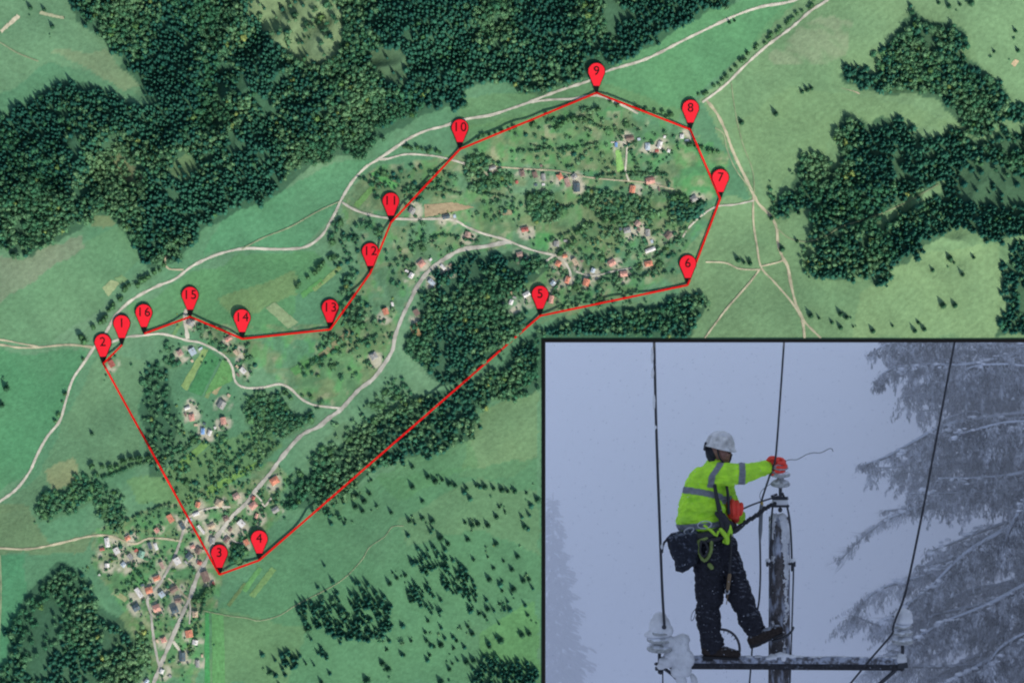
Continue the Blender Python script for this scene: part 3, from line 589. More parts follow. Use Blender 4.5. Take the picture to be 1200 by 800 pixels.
for i, (x, y, a, b, ang, key) in enumerate(HOUSES):
    t = empty('house', W(x, y, hz(x, y)-0.6)); t.rotation_euler = (0, 0, math.radians(90-ang) if False else math.radians(-ang))
    tag(t, hl[i], 'house', 'houses of the valley villages')
    a2, b2 = a*.47*S, b*.47*S; wh = (2.6+0.1*min(a, b))*S; rh = a*.30*S
    rel('wall', boxmesh('wall', -a2*.9, a2*.9, -b2*.92, b2*.92, 0, wh+.6*S), M_wall[i % 3], t)
    e = 0.25*S; th = .35*S
    hip = (i % 3 == 1); yb = b2*(0.45 if hip else 1.0)
    rv = [(-a2, -b2, wh), (a2, -b2, wh), (a2, b2, wh), (-a2, b2, wh), (0, -yb, wh+rh), (0, yb, wh+rh)]
    rv += [(p[0]*1.0, p[1], p[2]+th) for p in rv]
    rf = [(6, 7, 10), (7, 8, 11, 10), (8, 9, 11), (9, 6, 10, 11), (0, 4, 1), (1, 4, 5, 2), (2, 5, 3), (3, 5, 4, 0), (0, 1, 7, 6), (1, 2, 8, 7), (2, 3, 9, 8), (3, 0, 6, 9)]
    rm = bpy.data.meshes.new('roof'); rm.from_pydata(rv, [], rf); rm.update(); rel('roof', rm, RMAT[key], t)
    if min(a, b) >= 6:
        cxx = a2*.3; cyy = b2*.3*(1 if i % 2 else -1)
        rel('chimney', boxmesh('chimney', cxx-.35*S, cxx+.35*S, cyy-.45*S, cyy+.45*S, wh, wh+rh*1.0+.9*S), M_chim, t)
    for s in (-1, 1):
        rel('window', boxmesh('window', s*.4*a2-.4*S, s*.4*a2+.4*S, -b2*.92-.08*S, -b2*.92+.05*S, 1.2*S, 2.2*S), M_win, t)

sheds = []
SK = ['white', 'grey', 'beige', 'red', 'brown', 'bluewhite', 'slate']
while len(sheds) < 44:
    h0 = HOUSES[R.randrange(len(HOUSES))]; x = h0[0]+R.uniform(-11, 11); y = h0[1]+R.uniform(-11, 11)
    if not allowed(x, y, 4.5, 2) or not off_road(x, y, 2.2, 1) or any(math.hypot(x-q[0], y-q[1]) < 5.5 for q in sheds): continue
    if any(abs(x-q[0]) < 4 and abs(y-q[1]) < 4 for q in rest_big): continue
    sheds.append((x, y, R.uniform(2.2, 3.4), R.uniform(2.8, 5), h0[4]+R.choice((0, 90)), SK[R.randrange(7)]))
sl = landmark_labels([(q[0], q[1], RWORD[q[5]]) for q in sheds], 'tiny shed with {} roof')
for i, (x, y, a, b, ang, key) in enumerate(sheds):
    t = empty('shed', W(x, y, hz(x, y)-.5)); t.rotation_euler = (0, 0, math.radians(-ang)); tag(t, sl[i], 'shed', 'sheds between the village houses')
    rel('wall', boxmesh('wall', -a*.42*S, a*.42*S, -b*.42*S, b*.42*S, 0, 2.0*S), M_wall[i % 3], t)
    a2, b2 = a/2*S, b/2*S; rv = [(-a2, -b2, 2.0*S), (a2, -b2, 2.0*S), (a2, b2, 2.4*S), (-a2, b2, 2.4*S)]; rv += [(p[0], p[1], p[2]+.3*S) for p in rv]
    rm = bpy.data.meshes.new('roof'); rm.from_pydata(rv, [], [(0, 3, 2, 1), (4, 5, 6, 7), (0, 1, 5, 4), (1, 2, 6, 5), (2, 3, 7, 6), (3, 0, 4, 7)]); rm.update(); rel('roof', rm, RMAT[key], t)

# ------------------------------------------------------------------ single trees
M_bark = new_mat('bark', (0.10, 0.08, 0.06), rough=0.9, var=0.3, vscale=60)
def big_conifer(rs):
    v, f = conifer(rs, 9, 11); return v, f
def big_broad(rs): return broad(rs, 12)
cm = []; bmsh = []
def crown_mesh(name, v, f, c):
    cc = np.repeat(np.array(c)[None], len(v), 0)*(0.85+0.3*tr.rand(len(v), 1)); me = mesh_np(name, v*S, f, cc); me.materials.append(M_leaf); return me
for k in range(5):
    v, f = big_conifer(tr); cm.append(crown_mesh('conifer_crown', v*np.array([1, 1, 1]), f, np.array(A(50,94,68))*(.85+.1*k)))
    v, f = big_broad(tr); bmsh.append(crown_mesh('broadleaf_crown', v, f, np.array(A(74,120,78))*(.85+.1*k)))
tv = [(0.12*math.cos(q*1.0472), 0.12*math.sin(q*1.0472), 0) for q in range(6)]+[(0.05*math.cos(q*1.0472), 0.05*math.sin(q*1.0472), .7) for q in range(6)]
tm = bpy.data.meshes.new('trunk'); tm.from_pydata([(a*S, b*S, c*S) for a, b, c in tv], [], [(q, (q+1) % 6, 6+(q+1) % 6, 6+q) for q in range(6)]); tm.update(); tm.materials.append(M_bark)
trees = []
for (x, y) in MEADOW:
    h = R.choice((7, 9, 11, 12.5, 13, 14.5))*R.uniform(.9, 1.1); r = h*R.uniform(.19, .30)
    if allowed(x, y, r, 0): trees.append((x, y, 'c', h, r))
for pl, sp, rr, spread in HEDGES:
    for p in smooth_line(pl, sp):
        x, y = p.x+R.uniform(-spread, spread), p.y+R.uniform(-spread, spread); r = rr*R.uniform(.75, 1.3)
        if allowed(x, y, r, r*2) and off_road(x, y, r, .3): trees.append((x, y, 'b', r*R.uniform(1.8, 2.6), r))
nb = 290-len(trees)
for t in singles_b[:nb]: trees.append((t[0], t[1], t[2], t[3], t[4]*1.15))
def look(t):
    if t[2] == 'c': return 'tall dark spruce' if t[3] > 12.2 else 'short dark spruce'
    return 'large round broadleaf tree' if t[4] > 3.4 else ('medium broadleaf tree' if t[4] > 2.7 else 'small bushy broadleaf tree')
tl = landmark_labels([(t[0], t[1], look(t)) for t in trees], '{}')
for i, (x, y, k, h, r) in enumerate(trees):
    t = empty('spruce_tree' if k == 'c' else 'broadleaf_tree', W(x, y, hz(x, y)-.2)); t.rotation_euler.z = R.uniform(0, 6.3)
    tag(t, tl[i], 'tree', 'spruces scattered over the meadows' if k == 'c' else 'broadleaf trees of the hedges and gardens')
    for nm, me in (('crown', (cm if k == 'c' else bmsh)[R.randrange(5)]), ('trunk', tm)):
        o = bpy.data.objects.new(nm, me); col.objects.link(o); o.parent = t; o.scale = (r, r, h)

# ------------------------------------------------------------------ red route line and numbered pins
M_red = new_mat('pin_red', (0.76, 0.010, 0.022), spec=.15, rough=0.6, var=0.04, vscale=30)
M_line = new_mat('line_red', (0.60, 0.003, 0.003), spec=.1, rough=0.6, var=0.05, vscale=30)
M_black = new_mat('ink_black', (0.004, 0.004, 0.004), rough=0.7, spec=0.1)
allwood = [p for p, _ in WOODS]
def canopy(x, y): return any(bool(pip(np.array([x]), np.array([y]), p)[0]) for p in allwood[4:]) 
route = empty('route_line', W(*PINS[1], 0))
tag(route, 'thin red boundary line joining all the numbered pins round the valley', 'route line')
for a, b in zip(ROUTE[:-1], ROUTE[1:]):
    (x0, y0), (x1, y1) = PINS[a], PINS[b]
    L = math.hypot(x1-x0, y1-y0); n = max(2, int(L/6)); tx, ty = (x1-x0)/L, (y1-y0)/L; sx, sy = -ty*1.15, tx*1.15
    zz = []
    for i in range(n+1):
        x = x0+(x1-x0)*i/n; y = y0+(y1-y0)*i/n
        near = [q for q in trees if abs(q[0]-x) < q[4]+5 and abs(q[1]-y) < q[4]+5]
        top = max([q[3] for q in near]+[0])
        nr = [q for q in rest if abs(q[0]-x) < q[4]+4 and abs(q[1]-y) < q[4]+4]; top = max([top]+[q[3] for q in nr])
        hs_ = [(HX[j], HY[j]) for j in range(len(HX)) if abs(HX[j]-x) < 8 and abs(HY[j]-y) < 8]
        if hs_: top = max(top, 7)
        zz.append(max(2.2, top+0.5, 17.0 if canopy(x, y) else 0))
    zz[0] = zz[-1] = 3.2
    for _ in range(3): zz = [zz[0]]+[max(zz[i], (zz[i-1]+zz[i]+zz[i+1])/3, zz[i-1]*.7, zz[i+1]*.7) for i in range(1, n)]+[zz[-1]]
    v = []
    for i in range(n+1):
        x = x0+(x1-x0)*i/n; y = y0+(y1-y0)*i/n; z = hz(x, y)+zz[i]
        for (q, dz) in ((-1, 0), (1, 0), (1, .8), (-1, .8)): v.append(W(x+sx*q, y+sy*q, z+dz))
    f = []
    for i in range(n):
        for q in range(4): f.append((i*4+q, i*4+(q+1) % 4, i*4+4+(q+1) % 4, i*4+4+q))
    f += [(0, 3, 2, 1), (n*4, n*4+1, n*4+2, n*4+3)]
    me = bpy.data.meshes.new('segment'); me.from_pydata(v, [], f); me.update()
    bmx = bmesh.new(); bmx.from_mesh(me); bmesh.ops.recalc_face_normals(bmx, faces=bmx.faces); bmx.to_mesh(me); bmx.free()
    link('segment', me, M_line, route)
def drop(name, s, z0, z1, t_end=0.0, bev=0.5):
    # balloon outline with its point at the origin; head centre 25.5 px above the point
    cy_, r = 25.3, 9.8+s; pts = []
    a0 = math.radians(-32)
    for i in range(33):
        a = a0+(math.pi-2*a0)*i/32; pts.append((r*math.cos(a), cy_+r*math.sin(a)))
    x0, y0 = pts[-1]
    for t in (0.2, 0.4, 0.6, 0.8):
        pts.append((x0*(1-t)**1.12-(0.9+s*.6)*t, y0+(0.5-s*.3-y0)*t))
    pts.append((-(0.9+s*.6), 1.0-s))
    pts.append(((0.9+s*.6), 1.0-s))
    for t in (0.8, 0.6, 0.4, 0.2): pts.append((-x0*(1-t)**1.12+(0.9+s*.6)*t, y0+(0.5-s*.3-y0)*t))
    pts = [p for p in pts if p[1] >= t_end] if t_end else pts
    bmx = bmesh.new(); vb = [bmx.verts.new((x*S, y*S, z0*S)) for x, y in pts]; f = bmx.faces.new(vb)
    ex = bmesh.ops.extrude_face_region(bmx, geom=[f]); vv = [g for g in ex['geom'] if isinstance(g, bmesh.types.BMVert)]
    for q in vv: q.co.z = z1*S
    bmesh.ops.recalc_face_normals(bmx, faces=bmx.faces)
    me = bpy.data.meshes.new(name); bmx.to_mesh(me); bmx.free(); return me
m_out = drop('pin_outline', 0.6, 0, 1.5); m_out.materials.append(M_black)
m_head = drop('pin_body', -0.25, 0.3, 1.9, t_end=8.0); m_head.materials.append(M_red)
PLACE = {1:'standing above the lane beside a pin on its lower side',2:'by the red roofed house at the track fork',3:'at the east edge of the lower village',4:'on the meadow just east of the lower village',5:'above the wood nearest the frame corner',6:'at the tip of the wood below the upper village',7:'on the meadow beside the crossing of dirt tracks',8:'below the place where the east roads meet',9:'topmost of all on the upper road by the forest edge',10:'on the bushes east of the forest road junction',11:'beside the road north of a wooded slope',12:'halfway down the wooded slope west of the valley road',13:'at the foot of the wooded slope near narrow fields',14:'by the pink roofed house on the meadow',15:'by the grey roofed farmhouse above the lane',16:'standing alone where the red line ends over the lane'}
for n_, (x, y) in PINS.items():
    zt, zh = hz(x, y)+1.7, hz(x, y-25)+1.7
    zh = max(zh, max(hz(x+q, y-25+w) for q in (-10, 10) for w in (-10, 10))+1.0)
    t = empty('map_pin', W(x, y, zt)); t.rotation_euler.x = math.atan2(zh-zt, 25.0)
    tag(t, f'red map pin number {NW_[n_]} {PLACE[n_]}', 'map pin', 'numbered red pins along the boundary')
    for nm, me in (('outline', m_out), ('head', m_head)):
        o = bpy.data.objects.new(nm, me); col.objects.link(o); o.parent = t
    tmv = boxmesh('tip', -1.3*S, 1.3*S, 0, 8.5*S, 1.45*S, 1.7*S)
    rel('tip', tmv, M_black, t)
    for di_, dg_ in enumerate(str(n_)):
        cu = bpy.data.curves.new('num', 'FONT'); cu.body = dg_; cu.size = 15.0*S; cu.align_x = 'CENTER'; cu.align_y = 'CENTER'; cu.extrude = 0.12*S; cu.offset = 0.02*S
        tmp = bpy.data.objects.new('num', cu); col.objects.link(tmp)
        dg = bpy.context.evaluated_depsgraph_get(); me = bpy.data.meshes.new_from_object(tmp.evaluated_get(dg)); col.objects.unlink(tmp); bpy.data.objects.remove(tmp)
        me.name = 'digit'; o = rel('digit', me, M_black, t); o.location = ((0 if n_ < 10 else (di_-.5)*8.6)*S, 25.4*S, 2.05*S)

# ================================================================== the framed winter window
fr = empty('picture_frame', W(637, 399, 0))
tag(fr, 'thin black frame round the sunken winter scene with the lineman', 'frame')
def absbox(name, x0, x1, y0, y1, z0, z1, mat, parent):
    v = [((x-600)*S, (400-y)*S, z*S) for z in (z0, z1) for y in (y1, y0) for x in (x0, x1)]
    f = [(0, 2, 3, 1), (4, 5, 7, 6), (0, 1, 5, 4), (2, 6, 7, 3), (0, 4, 6, 2), (1, 3, 7, 5)]
    me = bpy.data.meshes.new(name); me.from_pydata(v, [], f); me.update(); return link(name, me, mat, parent)
absbox('rail', 635, 1220, 397.2, 401.2, -70, 2.0, M_black, fr)
absbox('rail', 635, 639.2, 401.2, 816, -70, 2.0, M_black, fr)
absbox('rail', 1216, 1220, 401.2, 816, -70, 2.0, M_black, fr)
absbox('rail', 635, 1220, 816, 820, -70, 2.0, M_black, fr)
# overcast sky enclosing the winter scene
msky = bpy.data.materials.new('winter_sky'); msky.use_nodes = True
n = msky.node_tree.nodes; l = msky.node_tree.links; n.clear()
o_ = n.new('ShaderNodeOutputMaterial'); em = n.new('ShaderNodeEmission'); ge = n.new('ShaderNodeNewGeometry'); sx_ = n.new('ShaderNodeSeparateXYZ'); rp = n.new('ShaderNodeMapRange'); mx = n.new('ShaderNodeMix'); mx.data_type = 'RGBA'
l.new(ge.outputs['Position'], sx_.inputs[0]); l.new(sx_.outputs['Y'], rp.inputs[0]); rp.inputs[1].default_value = -3.4; rp.inputs[2].default_value = 0.5
l.new(rp.outputs[0], mx.inputs[0]); mx.inputs[6].default_value = (lin(143), lin(156), lin(183), 1); mx.inputs[7].default_value = (lin(158), lin(172), lin(196), 1)
l.new(mx.outputs[2], em.inputs[0]); em.inputs[1].default_value = 1.37; l.new(em.outputs[0], o_.inputs[0])
def skybox():
    X0, X1, Y0, Y1, Z0, Z1 = 300, 1900, -150, 1450, -1320, -72
    p = lambda x, y, z: ((x-600)*S, (400-y)*S, z*S)
    v = [p(X0, Y0, Z0), p(X1, Y0, Z0), p(X1, Y1, Z0), p(X0, Y1, Z0), p(X0, Y0, Z1), p(X1, Y0, Z1), p(X1, Y1, Z1), p(X0, Y1, Z1),
         p(636, 398, Z1), p(1219, 398, Z1), p(1219, 819, Z1), p(636, 819, Z1)]
    f = [(0, 3, 2, 1), (0, 1, 5, 4), (1, 2, 6, 5), (2, 3, 7, 6), (3, 0, 4, 7), (4, 5, 9, 8), (5, 6, 10, 9), (6, 7, 11, 10), (7, 4, 8, 11)]
    me = bpy.data.meshes.new('sky'); me.from_pydata(v, [], f); me.update(); o = link('sky', me, msky); tag(o, 'flat blue grey overcast sky behind the lineman', kind='structure')
skybox()

# winter materials
def snow_mat(name, base, snow=(0.62, 0.66, 0.74), amt=0.5, scale=18, up=0.6, rough=0.85, thr=0.55, fine=60, stretch=1.0):
    m = bpy.data.materials.new(name); m.use_nodes = True; n = m.node_tree.nodes; l = m.node_tree.links; b = n['Principled BSDF']; b.inputs['Roughness'].default_value = rough
    b.inputs['Specular IOR Level'].default_value = 0.2
    g = n.new('ShaderNodeNewGeometry'); s = n.new('ShaderNodeSeparateXYZ'); l.new(g.outputs['Normal'], s.inputs[0])
    nz = n.new('ShaderNodeTexNoise'); nz.inputs['Scale'].default_value = scale; nz.inputs['Detail'].default_value = 8; vm = n.new('ShaderNodeVectorMath'); vm.operation = 'MULTIPLY'; vm.inputs[1].default_value = (1, stretch, 1); l.new(g.outputs['Position'], vm.inputs[0]); l.new(vm.outputs[0], nz.inputs['Vector'])
    a = n.new('ShaderNodeMath'); a.operation = 'MULTIPLY_ADD'; a.inputs[1].default_value = up; l.new(s.outputs['Y'], a.inputs[0]); l.new(nz.outputs['Fac'], a.inputs[2])
    r = n.new('ShaderNodeMapRange'); r.inputs[1].default_value = thr; r.inputs[2].default_value = thr+0.18; l.new(a.outputs[0], r.inputs[0]); r.inputs[4].default_value = amt
    n2_ = n.new('ShaderNodeTexNoise'); n2_.inputs['Scale'].default_value = fine; n2_.inputs['Detail'].default_value = 6; l.new(g.outputs['Position'], n2_.inputs['Vector'])
    mr = n.new('ShaderNodeMapRange'); mr.inputs[1].default_value = .3; mr.inputs[2].default_value = .7; mr.inputs[3].default_value = .6; mr.inputs[4].default_value = 1.4; l.new(n2_.outputs['Fac'], mr.inputs[0])
    mb = n.new('ShaderNodeMix'); mb.data_type = 'RGBA'; mb.blend_type = 'MULTIPLY'; mb.inputs[0].default_value = 1; mb.inputs[6].default_value = (*base, 1); l.new(mr.outputs[0], mb.inputs[7])
    mx = n.new('ShaderNodeMix'); mx.data_type = 'RGBA'; l.new(r.outputs[0], mx.inputs[0]); l.new(mb.outputs[2], mx.inputs[6]); mx.inputs[7].default_value = (*snow, 1)
    l.new(mx.outputs[2], b.inputs['Base Color'])
    bp = n.new('ShaderNodeBump'); bp.inputs['Strength'].default_value = 0.4; bp.inputs['Distance'].default_value = 0.008; l.new(n2_.outputs['Fac'], bp.inputs['Height']); l.new(bp.outputs[0], b.inputs['Normal'])
    return m
M_lime = new_mat('hi_vis_lime', (0.52, 0.96, 0.03), rough=0.7, var=0.5, vscale=15, bump=0.6, bscale=30, var_col=(0.12, 0.33, 0.03), detail=8)  # dark green blotches paint the shade of creases into the lime cloth
M_band = new_mat('reflective_tape', (0.34, 0.36, 0.42), rough=0.5, var=0.15, vscale=30)
M_trou = snow_mat('navy_trousers', (0.018, 0.019, 0.026), snow=(0.30, 0.33, 0.40), amt=.30, scale=55, up=.40, thr=.66, fine=40)
M_bag = snow_mat('black_pouch', (0.018, 0.021, 0.03), snow=(0.22, 0.25, 0.33), amt=.4, scale=40, up=.25, thr=.60)
M_strap = new_mat('black_webbing', (0.015, 0.016, 0.02), rough=0.7, var=.3, vscale=60)
M_glove = new_mat('orange_red_glove', (0.85, 0.06, 0.03), rough=0.65, var=.35, vscale=45, var_col=(0.45, 0.03, 0.03), bump=.5, bscale=90)
M_skin = new_mat('cold_skin', (0.27, 0.13, 0.10), rough=0.6, var=.2, vscale=40)
M_bala = new_mat('dark_hood', (0.02, 0.022, 0.03), rough=.8)
M_helm = snow_mat('white_helmet', (0.50, 0.50, 0.49), snow=(.6, .62, .66), amt=.6, scale=30, up=.5, rough=.45, thr=.75, fine=20)
M_boot = snow_mat('brown_boot', (0.028, 0.021, 0.018), snow=(.45, .5, .58), amt=.6, scale=30, up=.4, thr=.75)
M_sole = new_mat('black_sole', (0.012, 0.012, 0.014), rough=.8)
M_steel = new_mat('dark_steel', (0.035, 0.038, 0.045), rough=.5, metal=.3, var=.3, vscale=50)
M_chrome = new_mat('karabiner_steel', (0.42, 0.44, 0.47), rough=.35, metal=.6)
M_wire = new_mat('wire_dark', (0.02, 0.022, 0.028), rough=.6)
M_snow = new_mat('snow', (0.62, 0.63, 0.65), rough=.9, var=.16, vscale=9, bump=.8, bscale=22)
M_cer = snow_mat('glazed_porcelain', (0.33, 0.34, 0.34), snow=(.8, .83, .9), amt=.8, scale=20, up=.9, rough=.3, thr=1.0)
M_wood = snow_mat('weathered_pole', (0.085, 0.078, 0.078), snow=(0.50, 0.55, 0.66), amt=.8, scale=22, stretch=.28, up=.15, thr=.50, fine=50)
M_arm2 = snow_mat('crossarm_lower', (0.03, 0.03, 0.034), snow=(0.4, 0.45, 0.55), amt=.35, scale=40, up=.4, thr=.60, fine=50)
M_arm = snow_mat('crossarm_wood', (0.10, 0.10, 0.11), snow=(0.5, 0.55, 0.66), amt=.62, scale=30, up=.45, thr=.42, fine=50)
M_lime2 = new_mat('lime_webbing', (0.40, 0.72, 0.03), rough=.7, var=.3, vscale=50, var_col=(.15, .25, .02))
M_olive = new_mat('olive_webbing', (0.16, 0.22, 0.05), rough=.7, var=.3, vscale=50)

ZM = -560.0; F0 = (H-ZM)/H
def Lp(x, y, z=0): return Vector(((x-600)*F0*S, (400-y)*F0*S, ZM*S+z*F0*S))
def scl(r): return r*F0*S
def frame_at(p, t, prev=None):
    t = t.normalized(); n_ = Vector((0, 0, 1)) if prev is None else prev
    n_ = (n_-t*n_.dot(t))
    if n_.length < 1e-4: n_ = Vector((1, 0, 0))-t*t.x
    n_.normalize(); return n_, t.cross(n_)
def tube_bm(bmx, pts, seg=12, depth=1.0, caps=True, step=3.0, smooth=True, mid=0):
    """pts: (x, y, z, r); swept tube with round ends; depth squeezes it along z"""
    P = smooth_line([(p[0], p[1], p[2]) for p in pts], step) if smooth and len(pts) > 2 else [Vector(p[:3]) for p in pts]
    # radius interpolation by nearest arclength of control points
    cum = [0]
    for a, b in zip(pts[:-1], pts[1:]): cum.append(cum[-1]+math.dist(a[:3], b[:3]))
    acc = [0]
    for a, b in zip(P[:-1], P[1:]): acc.append(acc[-1]+(b-a).length)
    tot = acc[-1] or 1
    rad = [float(np.interp(a/tot*cum[-1], cum, [p[3] for p in pts])) for a in acc]
    W_ = [Lp(p.x, p.y, p.z) for p in P]; n_ = len(W_); rings = []; prev = None
    sec = [(W_[i], rad[i], (W_[min(i+1, n_-1)]-W_[max(i-1, 0)])) for i in range(n_)]
    if caps:
        t0 = sec[0][2].normalized(); t1 = sec[-1][2].normalized(); r0 = rad[0]; r1 = rad[-1]
        pre = [(W_[0]-t0*scl(r0)*k, r0*math.sqrt(1-k*k), sec[0][2]) for k in (.92, .6, .3)]
        post = [(W_[-1]+t1*scl(r1)*k, r1*math.sqrt(1-k*k), sec[-1][2]) for k in (.3, .6, .92)]
        sec = pre+sec+post
    for (c, r, t) in sec:
        u, v = frame_at(c, t, prev); prev = u
        ring = []
        for i in range(seg):
            a = 2*math.pi*i/seg; d = u*math.cos(a)+v*math.sin(a); d = d*scl(r); d.z *= depth
            ring.append(bmx.verts.new(c+d))
        rings.append(ring)
    fs = []
    for a, b in zip(rings[:-1], rings[1:]):
        for i in range(seg): fs.append(bmx.faces.new((a[i], a[(i+1) % seg], b[(i+1) % seg], b[i])))
    fs.append(bmx.faces.new(rings[0][::-1])); fs.append(bmx.faces.new(rings[-1]))
    for f in fs: f.smooth = True; f.material_index = mid
def ell_bm(bmx, c, r, rot=None, sub=3, mid=0):
    m = Matrix.Translation(Lp(*c)) @ (rot.to_4x4() if rot is not None else Matrix.Identity(4)) @ Matrix.Diagonal((scl(r[0]), scl(r[1]), scl(r[2]), 1))
    g = bmesh.ops.create_icosphere(bmx, subdivisions=sub, radius=1, matrix=m)
    for v in g['verts']:
        for f in v.link_faces: f.smooth = True; f.material_index = mid
def box_bm(bmx, c, r, rot=None, bev=0.0, mid=0):
    m = Matrix.Translation(Lp(*c)) @ (rot.to_4x4() if rot is not None else Matrix.Identity(4)) @ Matrix.Diagonal((scl(r[0])*2, scl(r[1])*2, scl(r[2])*2, 1))
    g = bmesh.ops.create_cube(bmx, size=1, matrix=m)
    es = set(e for v in g['verts'] for e in v.link_edges)
    fs = set(f for v in g['verts'] for f in v.link_faces)
    for f in fs: f.material_index = mid
    if bev: bmesh.ops.bevel(bmx, geom=list(es), offset=scl(bev), segments=2, affect='EDGES')
def rz(deg): return Matrix.Rotation(math.radians(deg), 3, 'Z')
def finish(bmx, name, mat, parent=None, smooth=None):
    bmesh.ops.recalc_face_normals(bmx, faces=bmx.faces); me = bpy.data.meshes.new(name); bmx.to_mesh(me); bmx.free()
    return link(name, me, mat, parent)
def tube(name, pts, mat, parent=None, **k):
    b = bmesh.new(); tube_bm(b, pts, **k); return finish(b, name, mat, parent)
def fuse(bmx, voxel, disp=0.0, dscale=0.1, smooth_it=2, fold=None):
    """voxel union of everything in the bmesh, smoothed, with cloth folds pressed in"""
    bmesh.ops.recalc_face_normals(bmx, faces=bmx.faces); me = bpy.data.meshes.new('tmp'); bmx.to_mesh(me); bmx.free()
    o = bpy.data.objects.new('tmp', me); col.objects.link(o)
    md = o.modifiers.new('r', 'REMESH'); md.mode = 'VOXEL'; md.voxel_size = scl(voxel); md.use_smooth_shade = True
    if smooth_it: s = o.modifiers.new('s', 'SMOOTH'); s.iterations = smooth_it; s.factor = .5
    dg = bpy.context.evaluated_depsgraph_get(); out = bpy.data.meshes.new_from_object(o.evaluated_get(dg)); bpy.data.objects.remove(o)
    if disp:
        nv = len(out.vertices); nn = np.empty(nv*3, np.float32); out.vertices.foreach_get('normal', nn); nn = nn.reshape(-1, 3)
        for i, v in enumerate(out.vertices):
            p = v.co/dscale
            if fold is not None: p = fold(v.co)/dscale
            q = noise.noise(p); w = noise.noise(p*2.7+Vector((5, 1, 2)))
            d = (1-abs(q)*2.2)*.55+w*.4-0.3+(.28-abs(noise.noise(p*5.3+Vector((1, 9, 4))))*.9)*.55
            v.co = v.co+Vector(nn[i])*d*scl(disp)
    out.polygons.foreach_set('use_smooth', [True]*len(out.polygons)); out.update(); return out

# ---- the lineman
person = None
b = bmesh.new()
ell_bm(b, (844,524,0), (12.5,15.5,13.5)); ell_bm(b, (848,531,4.5), (9,10.5,9.5)); ell_bm(b, (850,539,6), (5.5,4.5,5.5))      # skull, face, chin
tube_bm(b, [(849.5,527,13,1.5),(851.5,531.5,15.2,1.9),(851.5,533.5,14.8,2.1)], seg=8)                       # nose
ell_bm(b, (849.5,526,11), (6.5,1.6,3)); ell_bm(b, (851,537.2,12), (3,1.1,2)); ell_bm(b, (835,529,4), (2,4,2.5)) # brow, lips, ear
tube_bm(b, [(842,535,-1,8),(838,546,-2,9)]); 
tube_bm(b, [(833,560,0,14),(829,572,0,20),(826,600,0,23),(828,630,0,22)], depth=.7)
tube_bm(b, [(828,553,10,9),(850,556,16,8),(868,555,15,7),(896,548,8,4.5)]); tube_bm(b, [(843,555,-12,9),(851,585,-15,7),(863,604,-9,6),(860,598,1,4.5)])
tube_bm(b, [(828,630,3,14),(831,670,4,11),(829,712,4,8),(833,755,3,6)]); tube_bm(b, [(846,630,-3,14),(858,670,0,11),(872,712,4,8),(885,742,2,6)])
me = fuse(b, 1.1, smooth_it=1); person = link('person', me, M_skin)
tag(person, 'lineman in lime jacket and white helmet standing on the crossarm, reaching to the insulator', 'person')
for q in ((846.5, 529.2, 12.0), (853.6, 530.0, 12.6)):
    b = bmesh.new(); ell_bm(b, q, (1.5, .95, 1.3), sub=2); finish(b, 'eye', M_bala, person)
# jacket
b = bmesh.new()
def torso_rings():
    prof = [(839,540,11,10,0),(836,545,18,14,0),(832,552,24,17,0),(829.5,562,26,19,0),(828,572,27.5,20,0),(826,583,29.5,21,0),(824.5,595,31,22,0),(824,606,32,23,0),(826,616,31.5,22,0),(828,621,29,21,0)]
    rings = []
    for (x, y, rx, rzz, tz) in prof:
        ring = [b.verts.new(Lp(x+rx*math.cos(a), y+(rx*.13*-math.cos(a)), rzz*math.sin(a))) for a in [2*math.pi*i/24 for i in range(24)]]
        rings.append(ring)
    for p, q in zip(rings[:-1], rings[1:]):
        for i in range(24): b.faces.new((p[i], p[(i+1) % 24], q[(i+1) % 24], q[i]))
    b.faces.new(rings[0]); b.faces.new(rings[-1])
torso_rings()
tube_bm(b, [(822,560,9,14),(836,556,15,14.5),(852,555,19,13.5),(866,554.5,17,12.6),(880,551.5,13,10.5),(890,549,10,8.8),(896,548,8,8.6)])
tube_bm(b, [(848,560,-10,12),(853,582,-14,10.5),(864,604,-9,9.5),(866,606,-4,8.5),(861,601,2,6.5)])
ell_bm(b, (826,594,15), (24,10.5,10), rz(-6)); ell_bm(b, (806,610,2), (13,10,18)); ell_bm(b, (838,541,-1), (10,5,10))
ell_bm(b, (856,563,16), (6.5,5,5), rz(-40))
me = fuse(b, 1.0, disp=2.4, dscale=0.075, smooth_it=2, fold=lambda c: Vector((c.x*.55+c.y*.5, c.y*1.7-c.x*.3, c.z)))
jacket = link('jacket', me, M_lime, person); jacket.location = (0, 0, 0)
jme = me
